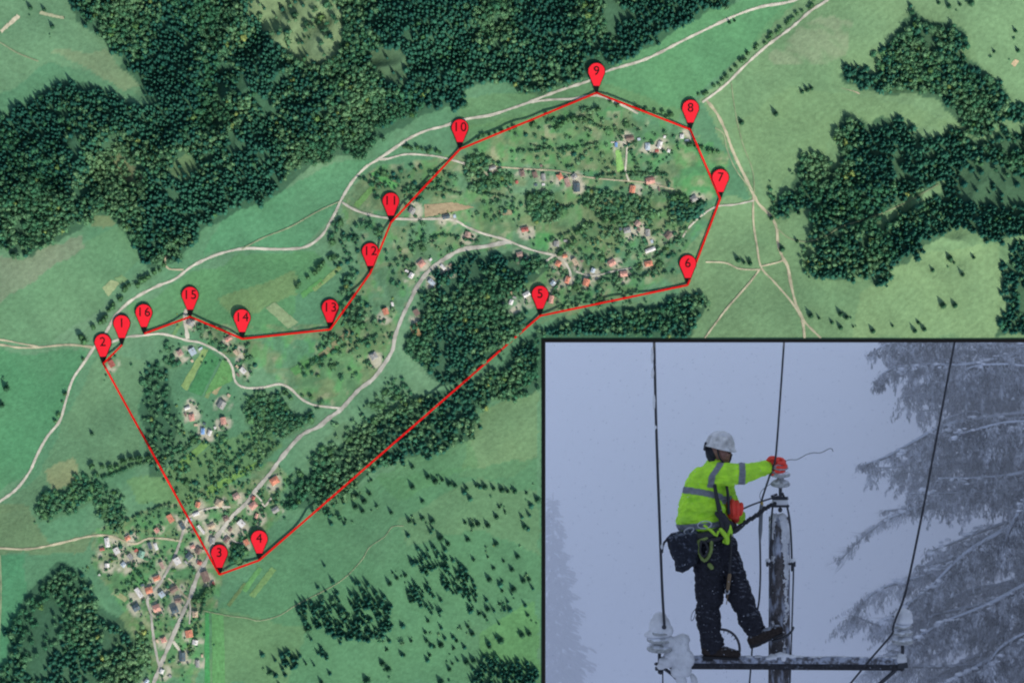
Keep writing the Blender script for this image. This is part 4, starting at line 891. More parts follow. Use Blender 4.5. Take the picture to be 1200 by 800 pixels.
def region_band(name, test, off=.55, mat=M_band):
    vv = {}; v = []; f = []
    for p in jme.polygons:
        c = p.center; x = c.x/(F0*S)+600; y = 400-c.y/(F0*S); z = (c.z-ZM*S)/(F0*S)
        if test(x, y, z, p.normal):
            ids = []
            for i in p.vertices:
                if i not in vv: vv[i] = len(v); v.append(jme.vertices[i].co+jme.vertices[i].normal*scl(off))
                ids.append(vv[i])
            f.append(ids)
    if not f: return
    bmx = bmesh.new(); bv = [bmx.verts.new(q) for q in v]; bmx.verts.index_update()
    for ids in f: bmx.faces.new([bv[i] for i in ids])
    # clean stair-step edges: slide border vertices towards neighbours
    for _ in range(3):
        mv = {}
        for q in bmx.verts:
            if q.is_boundary:
                nb_ = [e.other_vert(q).co for e in q.link_edges if e.is_boundary]
                if nb_: mv[q] = q.co*.4+sum(nb_, Vector())/len(nb_)*.6
        for q, c in mv.items(): q.co = c
    ex = bmesh.ops.extrude_face_region(bmx, geom=list(bmx.faces)); 
    nf = set(g for g in ex['geom'] if isinstance(g, bmesh.types.BMVert))
    for q in bmx.verts:
        if q not in nf: q.co = q.co-q.normal*0
    me = bpy.data.meshes.new(name); bmx.to_mesh(me); bmx.free(); me.polygons.foreach_set('use_smooth', [True]*len(me.polygons))
    o = link(name, me, mat, person); o.location = (0, 0, 0); return o
arm = lambda x, y, z: abs(y-555+(x-850)*.12) < 15.5
region_band('reflective_band', lambda x, y, z, n: 864.0 < x+(y-555)*.02 < 871.5 and y < 572 and z > -3)
region_band('reflective_band', lambda x, y, z, n: abs((x-830)-((560-y)*.75 if y < 556 else (556-y)*.12+3)) < 3.8 and y < 570 and z > 3 and x < 846 and y > 541)
region_band('reflective_band', lambda x, y, z, n: abs(y-(573.5+((x-800)**2)*.0030+(x-800)*.05)) < 3.7 and x < 846 and (z < 26) and not (y < 570 and z > 14))
region_band('reflective_band', lambda x, y, z, n: abs(y-(615-(x-820)*.09)) < 3.4 and x < 845 and y > 600)
region_band('reflective_band', lambda x, y, z, n: abs(y-585) < 4 and 845 < x < 858 and z > -6)
region_band('back_stripe', lambda x, y, z, n: abs(x-(806-(y-545)*.42)) < 2.0 and 548 < y < 572 and n.x < .2 and z > -10 and z < 16)
for o in col.objects:
    if o.name.startswith('jacket'): pass
# trousers
b = bmesh.new()
tube_bm(b, [(827,622,0,26),(829,634,0,25),(832,645,0,23)], depth=.75)
tube_bm(b, [(827,645,5,18.8),(831,668,5,18),(831,690,4,17),(831,702,4,16.2),(828,712,5,13),(829.5,722,5,14.8),(831,733,4,13.8),(832.5,741,4,12.2),(834,750,3,14),(835.5,757,3,13)])
tube_bm(b, [(844,642,-4,18),(855,664,-2,16.2),(861,682,2,15),(866,696,4,15.4),(871,706,4,14),(874.5,714,4,12.2),(878,724,4,13.8),(883.5,734,3,12.4),(886,740,2,10.8)])
ell_bm(b, (866,673,9), (7.5,6,7), rz(-30)); ell_bm(b, (831,706,12), (12,5,7)); ell_bm(b, (881,716,8), (6,5,6)); ell_bm(b, (848,640,4), (16,16,14))
me = fuse(b, 1.0, disp=2.6, dscale=0.07, smooth_it=2, fold=lambda c: Vector((c.x*.6-c.y*.3, c.y*1.5+c.x*.2, c.z)))
o = link('trousers', me, M_trou, person); o.location = (0, 0, 0)
def P_(o): 
    o.location = (0, 0, 0); return o
def pt(name, b, mat): return P_(finish(b, name, mat, person))
# boots
b = bmesh.new(); tube_bm(b, [(834,755,3,10),(833,762,4,9.5)], depth=.9); tube_bm(b, [(830,761.5,4,8.6),(842,762,5,8),(853,764,6,6.6),(862,765.5,7,5.4)], depth=1.1)
ell_bm(b, (862,765.5,7), (6,4.2,6)); me = fuse(b, .9, .5, .04, 1); bo = P_(link('boot', me, M_boot, person))
b = bmesh.new(); box_bm(b, (844,769.8,6), (21.5,1.5,6.5), rz(-3), .8); box_bm(b, (829,771.5,5), (6,1.6,6), rz(-3), .5); s_ = finish(b, 'sole', M_sole, bo); s_.location = (0, 0, 0)
b = bmesh.new(); tube_bm(b, [(886,742,2,9.5),(884,749,3,8.5)], depth=.9); tube_bm(b, [(884,749,4,9),(893,745,5,8.6),(902,741,6,7.6),(911,737,7,6.4)], depth=1.1)
ell_bm(b, (910,736,7), (6,4.8,6), rz(20)); me = fuse(b, .9, .5, .04, 1); bo2 = P_(link('boot', me, M_boot, person))
b = bmesh.new(); box_bm(b, (899,748.5,6), (19,1.6,6.5), rz(21), .8); box_bm(b, (884,755,5), (6,2.2,6), rz(18), .5); s_ = finish(b, 'sole', M_sole, bo2); s_.location = (0, 0, 0)
for (x, y, z, w_) in ((888,738,10,7),(893,741,11,6)):
    b = bmesh.new(); tube_bm(b, [(x-w_, y+4, 4, 1.3),(x, y, z+1, 1.3),(x+w_*.6, y-4, 6, 1.3)]); pt('boot_strap', b, M_strap)
# helmet
def helmet():
    b = bmesh.new(); rot = Matrix.Rotation(math.radians(-9), 3, 'Z') @ Matrix.Rotation(math.radians(3), 3, 'X'); c = Lp(843.5, 522.8, 1)
    rings = []; N = 36
    prof = [(0.02,18.2),(.25,17.7),(.5,16.2),(.7,13.6),(.85,10.2),(.95,6.0),(1.0,2.2),(1.02,0),(1.08,-1.0),(1.10,-1.7),(1.0,-1.4)]
    for r, h in prof:
        ring = []
        for i in range(N):
            a = 2*math.pi*i/N; front = max(0, math.cos(a-math.radians(-52)))  # faces right and towards the viewer
            rr = 16.8*r; ex = (4.0*front**4 if h <= 0 else 0); dh = -1.5*front**3 if h <= 0 else 0
            x = (rr+ex)*math.cos(a)*1.04; z = -(rr+ex)*math.sin(a)*.98; rid = 0.5*math.exp(-((z)/2.2)**2) if h > 8 else 0
            ring.append(b.verts.new(c+rot @ Vector((scl(x), scl(h+dh+rid), scl(z)))))
        rings.append(ring)
    for p, q in zip(rings[:-1], rings[1:]):
        for i in range(N): f = b.faces.new((p[i], p[(i+1) % N], q[(i+1) % N], q[i])); f.smooth = True
    b.faces.new(rings[0])
    h = pt('helmet', b, M_helm)
    b = bmesh.new(); tube_bm(b, [(827,519,6,1.8),(825.5,526,6,1.8)]); s = finish(b, 'ratchet', M_bala, h); s.location = (0, 0, 0)
helmet()
b = bmesh.new(); tube_bm(b, [(829,527,4,3),(831,534,5,4),(836,541,6,4),(845,545,7,3)], depth=.8); ell_bm(b, (836,530,-2), (9,12,11)); pt('hood', b, M_bala)
b = bmesh.new(); tube_bm(b, [(840,525,13,.9),(842,535,13.5,.9),(848,542,12,.9),(854,541,10,.9),(857,532,8,.9)]); pt('chin_strap', b, M_bala)
# gloves with five fingers each
def glove(palm, fingers, thumb, cuff):
    b = bmesh.new()
    for e in palm: ell_bm(b, *e)
    for f_ in fingers: tube_bm(b, f_, seg=10, step=1.5)
    tube_bm(b, thumb, seg=10, step=1.5); tube_bm(b, cuff, seg=14)
    me = fuse(b, .55, .25, .03, 1); return P_(link('glove', me, M_glove, person))
glove([((903,545.5,2), (8.2,8.6,5.5), rz(10))],
 [[(905,539,3,2.7),(913,537.5,5,2.7),(918,540,8,2.5),(917,542,12,2.3),(911,541.5,13,2.1)], [(905,543,3,2.8),(915,542.5,5,2.8),(920,545.5,9,2.5),(917,547.5,13,2.3),(910,546.8,13.5,2.1)],
  [(905,548,3,2.7),(913,548,5,2.7),(917.5,550.5,9,2.4),(914,552.2,12.5,2.2),(908,551.5,13,2.0)], [(903,552,3,2.4),(909,553,5,2.3),(912.5,555,8,2.1),(909,556.5,11,1.9),(905,555.8,11.5,1.8)]],
 [(899,541,6,2.9),(902,536.5,10,2.7),(907,536,13,2.5),(910,538,14.5,2.2)], [(892,549,7,7.6),(898,547.5,5,7)])
glove([((859.5,597,6), (8.5,8.5,5.5), rz(0))],
 [[(853,592,6,2.6),(852.5,588,10,2.7),(853,592,15,2.6),(853.6,599,15,2.3),(855,602,12,2.0)], [(858,591,6,2.7),(857.6,586.5,10,2.8),(858,591,16,2.7),(858.4,600,15.5,2.4),(859,603.5,12,2.0)],
  [(863,591,6,2.7),(862.8,587.5,10,2.7),(863.4,592,15.5,2.6),(863.4,600,15,2.3),(863,603.5,12,2.0)], [(867.5,593,6,2.3),(868,590,9.5,2.4),(868.4,594,13.5,2.3),(867.8,600,13,2.0),(866.6,602.5,11,1.8)]],
 [(853,601,6,2.8),(856,605.5,11,2.6),(861.5,605,14.5,2.3),(864,603.5,15.5,2.1)], [(862,606,0,7),(861,601,3,7.2)])
# harness
b = bmesh.new(); tube_bm(b, [(797,624,8,3.4),(806,627,20,3.8),(822,626,26,4.2),(840,621,24,4.4),(855,616,14,4.2),(860,615,4,3.4)], depth=.9, seg=10)
tube_bm(b, [(800,631,10,3),(815,633,22,3.4),(835,630,25,3.4),(852,625,17,3)], depth=.9, seg=10); pt('tool_belt', b, M_strap)
b = bmesh.new(); tube_bm(b, [(836,566,24,2),(838,580,26,2.4),(842,598,27,3),(845,615,25,3.4)]); tube_bm(b, [(850,566,19,1.6),(852,580,18,1.8),(853,600,17,2)]); tube_bm(b, [(838,600,27,2.4),(846,608,26,3),(855,612,18,3)])
tube_bm(b, [(845,603,27,4),(850,612,24,4.5),(848,620,22,4)]); pt('chest_harness', b, M_strap)
b = bmesh.new(); tube_bm(b, [(826,628,27,2.6),(815,634,26,2.4),(812.5,634,27,0.6)][:2]); tube_bm(b, [(817,633,26,2.2),(818,645,27,2.2),(824,655,27,2.0),(831,645,27,2.2),(832,632,26,2.2)], seg=8); tube_bm(b, [(830,660,25,2.6),(832.5,663,24,2.6)])
pt('leg_loop', b, M_olive)
b = bmesh.new(); tube_bm(b, [(820,632,29,1.3),(819,645,29,1.3),(824,650,29,1.3),(828,641,29,1.3),(824,633,29,1.3),(820,632,29,1.3)], seg=8); pt('rope_knot', b, M_strap)
b = bmesh.new(); tube_bm(b, [(824,614,31,1.6),(833,621,30,1.8),(838,626,28,1.6),(840,621,29,1.4)], seg=8); tube_bm(b, [(843,619,27,2.6),(850,628,25,3),(851,634,23,2.6),(845,634,24,1.2)][:3], seg=8); tube_bm(b, [(852,616,20,4),(852,626,20,3.6),(847,633,21,2)], seg=8, depth=.5)
pt('lime_webbing', b, M_lime2)
b = bmesh.new(); tube_bm(b, [(846,604,25,4),(853,622,20,4.5),(850,634,17,3)], depth=.6); pt('jacket_hem', b, M_lime)
def ring(cx_, cy_, rx, ry, z, w_, rotd=0, seg=20):
    b = bmesh.new(); pts = []
    for i in range(seg+1):
        a = 2*math.pi*i/seg; x = rx*math.cos(a); y = ry*math.sin(a); c_, s__ = math.cos(math.radians(rotd)), math.sin(math.radians(rotd))
        pts.append((cx_+x*c_-y*s__, cy_+x*s__+y*c_, z+1.5*math.cos(a), w_))
    tube_bm(b, pts, seg=6, smooth=False, caps=False); return b
pt('karabiner', ring(824,613,8,4.2,31,.75,-8), M_chrome); pt('karabiner', ring(806,620,6,3,26,.7,-25), M_chrome); pt('karabiner', ring(851,691,2.2,2.8,20,.8), M_chrome); pt('karabiner', ring(800,628,4,2.6,22,.6,40), M_chrome)
pt('cord_loop', ring(812,720,1.8,6.5,8,.35,18), M_strap)
b = bmesh.new(); tube_bm(b, [(854,612,20,1.3),(855.5,640,22,1.2),(854,660,22,1.3),(853,676,21,1.9),(851,690,20,1.9)], seg=8); pt('hanging_strap', b, M_strap)
b = bmesh.new(); tube_bm(b, [(853.5,672,23,2.2),(851.5,688,22,2.0)], seg=8); tube_bm(b, [(852,693,20,.6),(850,706,20,.6)], seg=6); pt('strap_end', b, new_mat('tan_webbing', (.16, .11, .06)))
# pouch
b = bmesh.new()
ol = [(780,630),(786,624),(797,621),(812,618),(818,622),(820,640),(815,660),(808,664),(799,670),(791,667),(790,656),(785,648)]
def prism(b, ol, z0, z1, inset=.8):
    cx_ = sum(p[0] for p in ol)/len(ol); cy_ = sum(p[1] for p in ol)/len(ol)
    rr = [[b.verts.new(Lp(cx_+(x-cx_)*k, cy_+(y-cy_)*k, z)) for x, y in ol] for k, z in ((inset, z0), (1, z0*.6+z1*.4), (1, z0*.4+z1*.6), (inset, z1))]
    for p, q in zip(rr[:-1], rr[1:]):
        for i in range(len(ol)): b.faces.new((p[i], p[(i+1) % len(ol)], q[(i+1) % len(ol)], q[i]))
    b.faces.new(rr[0]); b.faces.new(rr[-1])
prism(b, ol, 6, 30); tube_bm(b, [(786,624,30,1.5),(800,640,31,2),(814,646,30,2)]); tube_bm(b, [(792,662,28,2),(804,660,30,2),(812,656,29,2)])
me = fuse(b, 1.0, 1.8, .07, 2); P_(link('tool_pouch', me, M_bag, person))
b = bmesh.new(); tube_bm(b, [(782,630,16,1.4),(778,634,16,1.3),(776,640,14,1.2),(775.5,646,14,1)], seg=8); pt('pouch_strap', b, M_strap)
# climbing irons on the boots
def iron(name, pts, teeth):
    b = bmesh.new(); tube_bm(b, pts, seg=8, step=2)
    for (x, y, dx, dy) in teeth: tube_bm(b, [(x, y, pts[0][2], .7),(x+dx, y+dy, pts[0][2], .3)], seg=6, caps=False)
    return pt(name, b, M_steel)
iron('climbing_iron', [(844,736,10,1.5),(852,737.5,10,1.5),(860,743,10,1.5),(865,752,10,1.5),(866,762,9,1.6),(862,768,8,1.8)], [(848,737.5,-.5,3),(853,739,-1,3),(858,742.5,-1.5,2.5),(861,746.5,-2,2)])
iron('climbing_iron', [(905,750,9,1.8),(914,747.5,10,1.6),(922,743,10,1.5),(927,738,10,1.4),(929,734,10,1.3)], [])

# ---- utility pole with crossarm and braces
pole = empty('utility_pole', Lp(914,700,0)); tag(pole, 'snow crusted wooden power pole with crossarm the lineman stands on', 'utility pole')
def pp(b, name, mat, label=None):
    o = finish(b, name, mat, pole)
    if label: o['label'] = label
    return o
b = bmesh.new()
def polemesh():
    N = 28; rings = []
    for k in range(90):
        y = 606+k*3.2; rings.append([b.verts.new(Lp(914.6+(12.2+.35*k/40+.35*math.sin(i*5.0)+.25*noise.noise(Vector((i*.9, k*.13, 1))))*math.cos(2*math.pi*i/N), y+(1.5*noise.noise(Vector((i*.7, 0, 0))) if k == 0 else 0), -16+12.2*math.sin(2*math.pi*i/N)+.3*noise.noise(Vector((i*.9, k*.2, 4)))) ) for i in range(N)])
    for p, q in zip(rings[:-1], rings[1:]):
        for i in range(N): f = b.faces.new((p[i], p[(i+1) % N], q[(i+1) % N], q[i])); f.smooth = True
    b.faces.new(rings[0]); b.faces.new(rings[-1])
polemesh(); pp(b, 'shaft', M_wood)
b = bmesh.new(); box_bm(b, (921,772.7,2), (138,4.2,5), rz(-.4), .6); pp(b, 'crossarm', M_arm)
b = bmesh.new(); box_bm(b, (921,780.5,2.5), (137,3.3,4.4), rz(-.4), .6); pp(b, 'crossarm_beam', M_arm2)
b = bmesh.new()
for i in range(70):
    x = R.uniform(818, 1055); ell_bm(b, (x, 769.0+(x-938)*.007, R.uniform(-2, 6)), (R.uniform(3, 8), R.uniform(.7, 1.8), R.uniform(2, 4)), sub=1)
for i in range(14): ell_bm(b, (R.uniform(900, 930), R.uniform(766, 771), R.uniform(0, 6)), (R.uniform(3, 6), R.uniform(2, 3.5), 4), sub=2)
me = fuse(b, .9, .8, .03, 1); sn = link('crossarm_snow', me, M_snow, pole)
b = bmesh.new(); tube_bm(b, [(903,664,0,1.0),(903.5,630,0,1.0),(904.5,603,0,1.1),(907,583,0,1.1)], seg=8); tube_bm(b, [(928,668,0,1.2),(927.5,640,0,1.2),(925.5,610,0,1.2),(921.5,590,0,1.2),(917,578,0,1.4)], seg=8)
tube_bm(b, [(929,660,2,1.0),(929.5,676,2,1.0),(926,800,-2,.9)], seg=8); tube_bm(b, [(903,650,2,1.0),(902,700,0,.8)], seg=8); pp(b, 'strap', M_steel)
b = bmesh.new(); box_bm(b, (914,583.5,0), (9.5,1.8,6), rz(0), .5); box_bm(b, (914,592.5,0), (10.5,1.6,6), rz(0), .5); ell_bm(b, (914,597,3), (2.6,3,2.6)); box_bm(b, (907,580,2), (4,1.2,2), rz(20), .3); pp(b, 'top_bracket', M_steel)
b = bmesh.new(); box_bm(b, (914,588.3,1), (9.2,2.9,6.2), rz(0), 1.2); pp(b, 'bracket_snow', M_snow)
for sx_i, x in ((-1, 899), (1, 931)):
    b = bmesh.new(); tube_bm(b, [(914+sx_i*11, 660.5, 0, 1.6),(x, 660.5, 0, 1.6)], seg=8); box_bm(b, (x, 660.5, 0), (1.2, 3, 3), rz(0), .3); pp(b, 'bolt', M_steel)
    b = bmesh.new(); ell_bm(b, (x-sx_i*1.5, 656.5, 0), (4, 2.8, 3.5), sub=2); pp(b, 'bolt_snow', M_snow)
b = bmesh.new()
tube_bm(b, [(917,607,-8,5.5),(920,624,-9,6),(918,642,-9,5.5),(921,662,-9,4.5),(919,690,-9,4.2),(921,715,-9,3.6),(917,740,-9,4.2),(918,768,-9,4.5)]); tube_bm(b, [(908,606,-9,4.5),(907,618,-9.5,4.5),(908,632,-10,3.4)]); ell_bm(b, (914,606,-14), (10.5,2.6,10)); ell_bm(b, (908,655,-9), (3,6,4)); ell_bm(b, (909,700,-9.5), (2.4,8,4)); ell_bm(b, (907,735,-9.5), (2.4,9,4))
me = fuse(b, .8, 2.6, .04, 1); link('pole_snow', me, M_snow, pole)
b = bmesh.new(); tube_bm(b, [(779,783,4,2.0),(787,789,4,2.0),(802,804,3,2.0),(816,818,2,2.0)], seg=8); box_bm(b, (774,782.5,4), (6.5,2,5), rz(0), .5); ell_bm(b, (774,786.5,4), (3.5,3,3)); ell_bm(b, (769,777,5), (2.6,2,2.5)); pp(b, 'brace', M_steel)
b = bmesh.new(); tube_bm(b, [(1052,781,4,2.3),(1046,787,4,2.3),(1030,801,3,2.3),(1018,812,3,2.3)], seg=8); box_bm(b, (1057,779,4), (6,3,5), rz(8), .5); ell_bm(b, (1056.5,783,4), (3,3,3)); pp(b, 'brace', M_steel)
b = bmesh.new(); box_bm(b, (1056,772.3,4), (5.8,3.8,5.4), rz(4), 1.4); ell_bm(b, (1056,767,4), (5,3.4,5)); me = fuse(b, .8, .5, .03, 1); link('brace_snow', me, M_snow, pole)
b = bmesh.new()
for (x, y, z, rx, ry) in ((796,758,4,11,11),(800,772,5,13,13),(788,768,4,10,8),(780,775,4,9,7),(802,784,4,8,9),(794,786,4,8,8),(804,766,3,8,6),(798,797,4,6,8),(813,796,4,3.5,8),(776,779,4,7,4),(790,752,2,7,6),(783,752,5,9,8),(798,750,3,10,8)): ell_bm(b, (x, y, z+1), (rx*1.05, ry, 9.5), rz(R.uniform(-20, 20)))
me = fuse(b, 1.0, 1.6, .05, 2); o = link('snow_heap', me, M_snow, pole)

for o in pole.children:
    if 'snow' in o.name or 'heap' in o.name: tag(o, kind='stuff')
# ---- insulators
def insulator(name, x, y, sheds, pin_y, label, cap=None, tilt=0):
    t = empty(name, Lp(x, pin_y, 6)); tag(t, label, 'insulator', 'white pin insulators on the pole')
    b = bmesh.new(); N = 28; prof = [(0, sheds[0][1]-3)]
    for (r, yy, hh) in sheds:
        prof += [(r*.36, yy-hh*.5), (r*.82, yy-hh*.25), (r, yy+hh*.05), (r*.97, yy+hh*.2), (r*.4, yy+hh*.1), (r*.34, yy+hh*.45)]
    prof.append((0, sheds[-1][1]+sheds[-1][2]*.2)); rings = []
    for (r, yy) in prof:
        rings.append([b.verts.new(Lp(x+max(r, .3)*math.cos(2*math.pi*i/N), yy+max(r, .3)*.22*math.sin(2*math.pi*i/N)-(y-yy)*0, 6+max(r, .3)*math.sin(2*math.pi*i/N))) for i in range(N)])
    for p, q in zip(rings[:-1], rings[1:]):
        for i in range(N): f = b.faces.new((p[i], p[(i+1) % N], q[(i+1) % N], q[i])); f.smooth = True
    b.faces.new(rings[0]); b.faces.new(rings[-1]); finish(b, 'porcelain_body', M_cer, t)
    b = bmesh.new(); tube_bm(b, [(x, sheds[-1][1], 6, 2.0),(x, pin_y, 6, 2.0)], seg=10, caps=False); finish(b, 'pin', M_steel, t)
    if cap:
        b = bmesh.new()
        for e in cap: ell_bm(b, e[:3], e[3:6])
        me = fuse(b, .8, .5, .05, 2); link('snow_cap', me, M_snow, t)
    return t
insulator('insulator', 914, 556, [(9.5,547,7),(11.8,555,8),(11.6,566,10)], 582, 'bare white insulator on the pole top under the orange glove')
insulator('insulator', 772.5, 745, [(13,739,8),(15,748,8),(15,758,11)], 782, 'insulator buried in snow at the end of the crossarm behind the lineman', [(773,733,6,13,14,12),(768,743,6,14,5,11),(778,738,7,11,9,10),(773,723,6,8.5,7,8)])
insulator('insulator', 1057, 738, [(11.5,732,6),(12.5,740,7),(13,749.5,10)], 768, 'insulator with round snow cap on the crossarm end near the frosted spruce', [(1058,721,6,10.8,9.5,10.8),(1058,727,6,11.8,5,11.5)])

# ---- wires, lanyard, tools
def thing(name, pts, mat, label, cat, **k): 
    o = tube(name, pts, mat, **k); tag(o, label, cat); return o
def cable(pts, k=1.0):
    out = []
    for (x, y, z, w_) in pts:
        z = z if z <= 20 else 20+(z-20)*.2
        g = ((H-(ZM+z*F0))/H)/F0; out.append((600+(x-600)*g, 400+(y-400)*g, z, w_*k))
    return out
thing('power_cable', cable([(765.6,380,150,1.4),(766.6,401,138,1.35),(769,500,80,1.35),(772.5,600,45,1.4),(776,690,18,1.4),(778.6,732,18,1.4),(778.8,735,17,1.2)], 1.15), M_wire, 'dark cable running up from the snow buried insulator', 'cable', seg=8)
thing('power_cable', cable([(920.5,380,150,1.2),(918.8,401,138,1.15),(914,470,60,1.15),(909,535,16,1.2),(905,548,10,1.2),(896,575,8,1.15),(892,588,8,1.15)], 1.0), M_wire, 'dark cable passing through the raised orange glove', 'cable', seg=8)
thing('power_cable', cable([(1123,380,150,1.4),(1118.6,401,138,1.3),(1100,500,80,1.3),(1081,600,45,1.35),(1062,690,20,1.35),(1050,724,17,1.35),(1046,737,16,1.3),(1045,743,14,1.3),(1020,772,8,1.2),(992,806,0,1.2)], 1.0), M_wire, 'dark cable running down past the insulator with round snow cap', 'cable', seg=8)
b = bmesh.new()
for (x, y, z, l_) in ((763.8,416,132,14),(764.2,437,120,9),(766,470,100,13),(768,500,80,5),(770.5,540,60,6),(772,575,50,4),(775,640,32,5)):
    q = cable([(x+.6, y, z, 1)])[0]; ell_bm(b, q[:3], (1.9, l_*.8, 1.7), rz(-2), sub=2)
me = fuse(b, .6, .7, .02, 0); o = link('cable_ice', me, M_snow); tag(o, 'frost crust clinging to one side of the cable above the buried insulator', 'ice')
b = bmesh.new(); ell_bm(b, (777.5,733,17), (2.8,2.6,2.6)); o = finish(b, 'cable_clamp', M_steel); tag(o, 'dark clamp holding the cable on the snow buried insulator', 'clamp')
o = thing('cable', [(776.5,782,0,.9),(777,820,0,.9)], M_wire, 'short piece of wire hanging below the snow buried insulator', 'wire', seg=6)
b = bmesh.new(); pts = smooth_line([(852,621,10),(863,620,12),(873,611,12),(886,603,10),(896,595,8),(907,590,7)], 3.2)
tube_bm(b, [(845,623,8,3.2),(852,622,10,3.6),(860,621,12,3.6),(868,615,12,3.2)], seg=10)
for i, p in enumerate(pts[6:]):
    ell_bm(b, (p.x, p.y, p.z), (3.4 if i % 2 else 2.6, 2.4 if i % 2 else 3.2, 3), rz(-35), sub=2)
tube_bm(b, [(p.x, p.y, p.z, 2.0) for p in pts], seg=8, smooth=False); o = finish(b, 'work_lanyard', M_strap); tag(o, 'thick black twisted lanyard from the waist to the pole top', 'lanyard')
thing('rope', [(866,597,14,1.0),(880,591,10,1.0),(896,585.5,8,1.0),(911,581,7,1.0)], M_wire, 'taut dark rope from the lower orange glove to the pole bracket', 'rope', seg=8)
thing('wire_end', [(917,541,12,.5),(921,539,11,.45),(926,538,11,.45),(932,538,11,.45),(938,535.5,11,.45),(944,532,11,.45),(952,530,11,.45),(960,530,11,.45),(966,527.5,11,.45),(971,525,11,.45),(974,525.5,11,.45),(975,528,11,.45)], M_wire, 'thin curly loose wire sticking out past the raised glove', 'wire', seg=6, step=1.5)
thing('wire_loop', [(903,566,10,.4),(898,569,10,.35),(892,574,10,.35),(889.5,580,10,.35),(890.5,585,10,.35)], M_wire, 'hair thin wire looping beside the pole top insulator', 'wire', seg=6)
b = bmesh.new(); tube_bm(b, [(892,589,8,1.6),(891.5,594,8,2.3),(890.5,620,8,2.4),(890,634,8,1.2)], seg=10); o = finish(b, 'hot_stick', new_mat('grey_tool', (.12, .13, .14), var=.2)); tag(o, 'slim grey tube hanging on a cord beside the pole', 'tool')
b = bmesh.new(); tube_bm(b, [(892,588,8,1.7),(892,590.5,8,1.9)], seg=8); s_ = finish(b, 'brass_end', new_mat('brass', (.4, .3, .08), metal=.5), o); s_.location = (0, 0, 0)
thing('hand_line', [(890,634,8,1.1),(890.5,670,8,1.1),(889.5,700,4,1.1),(888,716,-6,1.1),(884,745,-10,1.0),(882,762,-10,1.0),(881,776,-9,1.0),(879,800,-8,1.0),(878,825,-8,1.0)], M_wire, 'dark hand line hanging from the grey tube behind the boots', 'rope', seg=8)

# ---- frosted spruces
def tree_frame(zd): 
    f = (H-zd)/H
    return lambda x, y, z=0: np.array(((x-600)*f*S, (400-y)*f*S, zd*S+z*f*S)), f*S
M_frost = snow_mat('frosted_needles', (0.075, 0.085, 0.11), snow=(0.36, 0.40, 0.50), amt=.85, scale=9, up=.5, thr=.46, fine=30)
M_frost2 = snow_mat('rime_twigs', (0.14, 0.155, 0.19), snow=(0.42, 0.47, 0.57), amt=.85, scale=7, up=.4, thr=.47, fine=30)
M_frost = M_frost2 = new_mat('frosted_needles_rime', attr=True, rough=.9, var=.3, vscale=30, spec=.1)
M_limb = snow_mat('frosted_bark', (0.06, 0.065, 0.075), snow=(0.55, 0.6, 0.7), amt=.9, scale=12, up=.8, thr=.6)
def spray_mesh(name, TF, k, strands):
    """strands: list of (x,y,z, dx,dy,dz, w): tapered three-sided twigs"""
    V = []; F = []; CC = []; o = 0
    for (x, y, z, dx, dy, dz, w) in strands:
        a0 = R.uniform(0, 6.3); mid = (x+dx*.5+R.uniform(-1, 1)*w, y+dy*.5, z+dz*.5)
        for (c, rr) in (((x, y, z), w*.55), (mid, w)):
            for q in range(3): V.append(TF(c[0]+rr*math.cos(a0+q*2.09), c[1]+rr*.3*math.sin(a0+q*2.09), c[2]+rr*math.sin(a0+q*2.09)))
        V.append(TF(x+dx, y+dy, z+dz))
        for q in range(3):
            p, r_ = q, (q+1) % 3
            F += [(o+p, o+r_, o+3+r_), (o+p, o+3+r_, o+3+p), (o+3+p, o+3+r_, o+6)]
        o += 7
        g = noise.noise(Vector((x*.055, y*.075, z*.03)))*1.0+noise.noise(Vector((x*.22, y*.22, 7)))*.7+R.gauss(.56, .24)
        g = min(1, max(0, g)); CC += [np.array((.10, .11, .13))*(1-g)+np.array((.76, .79, .86))*g]*3+[np.array((.075, .084, .10))*(1-g*.75)+np.array((.72, .76, .84))*g*.75]*4
    return mesh_np(name, np.array(V), np.array(F), np.array(CC))
TF, fs_ = tree_frame(-740)
sp_t = empty('frosted_spruce', TF(1235,600,0)); tag(sp_t, 'big frosted spruce with drooping snowy boughs filling the side of the frame', 'tree')
def limb(pts, z, name='branch', snow=True):
    V = []; F = []; sp = smooth_line([(x, y, z+dz, r) [:3] for (x, y, dz, r) in pts], 5); n_ = len(sp)
    rads = np.interp(np.linspace(0, 1, n_), np.linspace(0, 1, len(pts)), [p[3] for p in pts])
    for i, p in enumerate(sp):
        for q in range(6): V.append(TF(p.x+rads[i]*.3*math.cos(q*1.047), p.y+rads[i]*math.sin(q*1.047), p.z+rads[i]*math.cos(q*1.047)))
    for i in range(n_-1):
        for q in range(6): F.append((i*6+q, i*6+(q+1) % 6, i*6+6+(q+1) % 6, i*6+6+q))
    me = mesh_np(name, np.array(V), np.array(F)); o = link(name, me, M_limb, sp_t, smooth=True); return sp
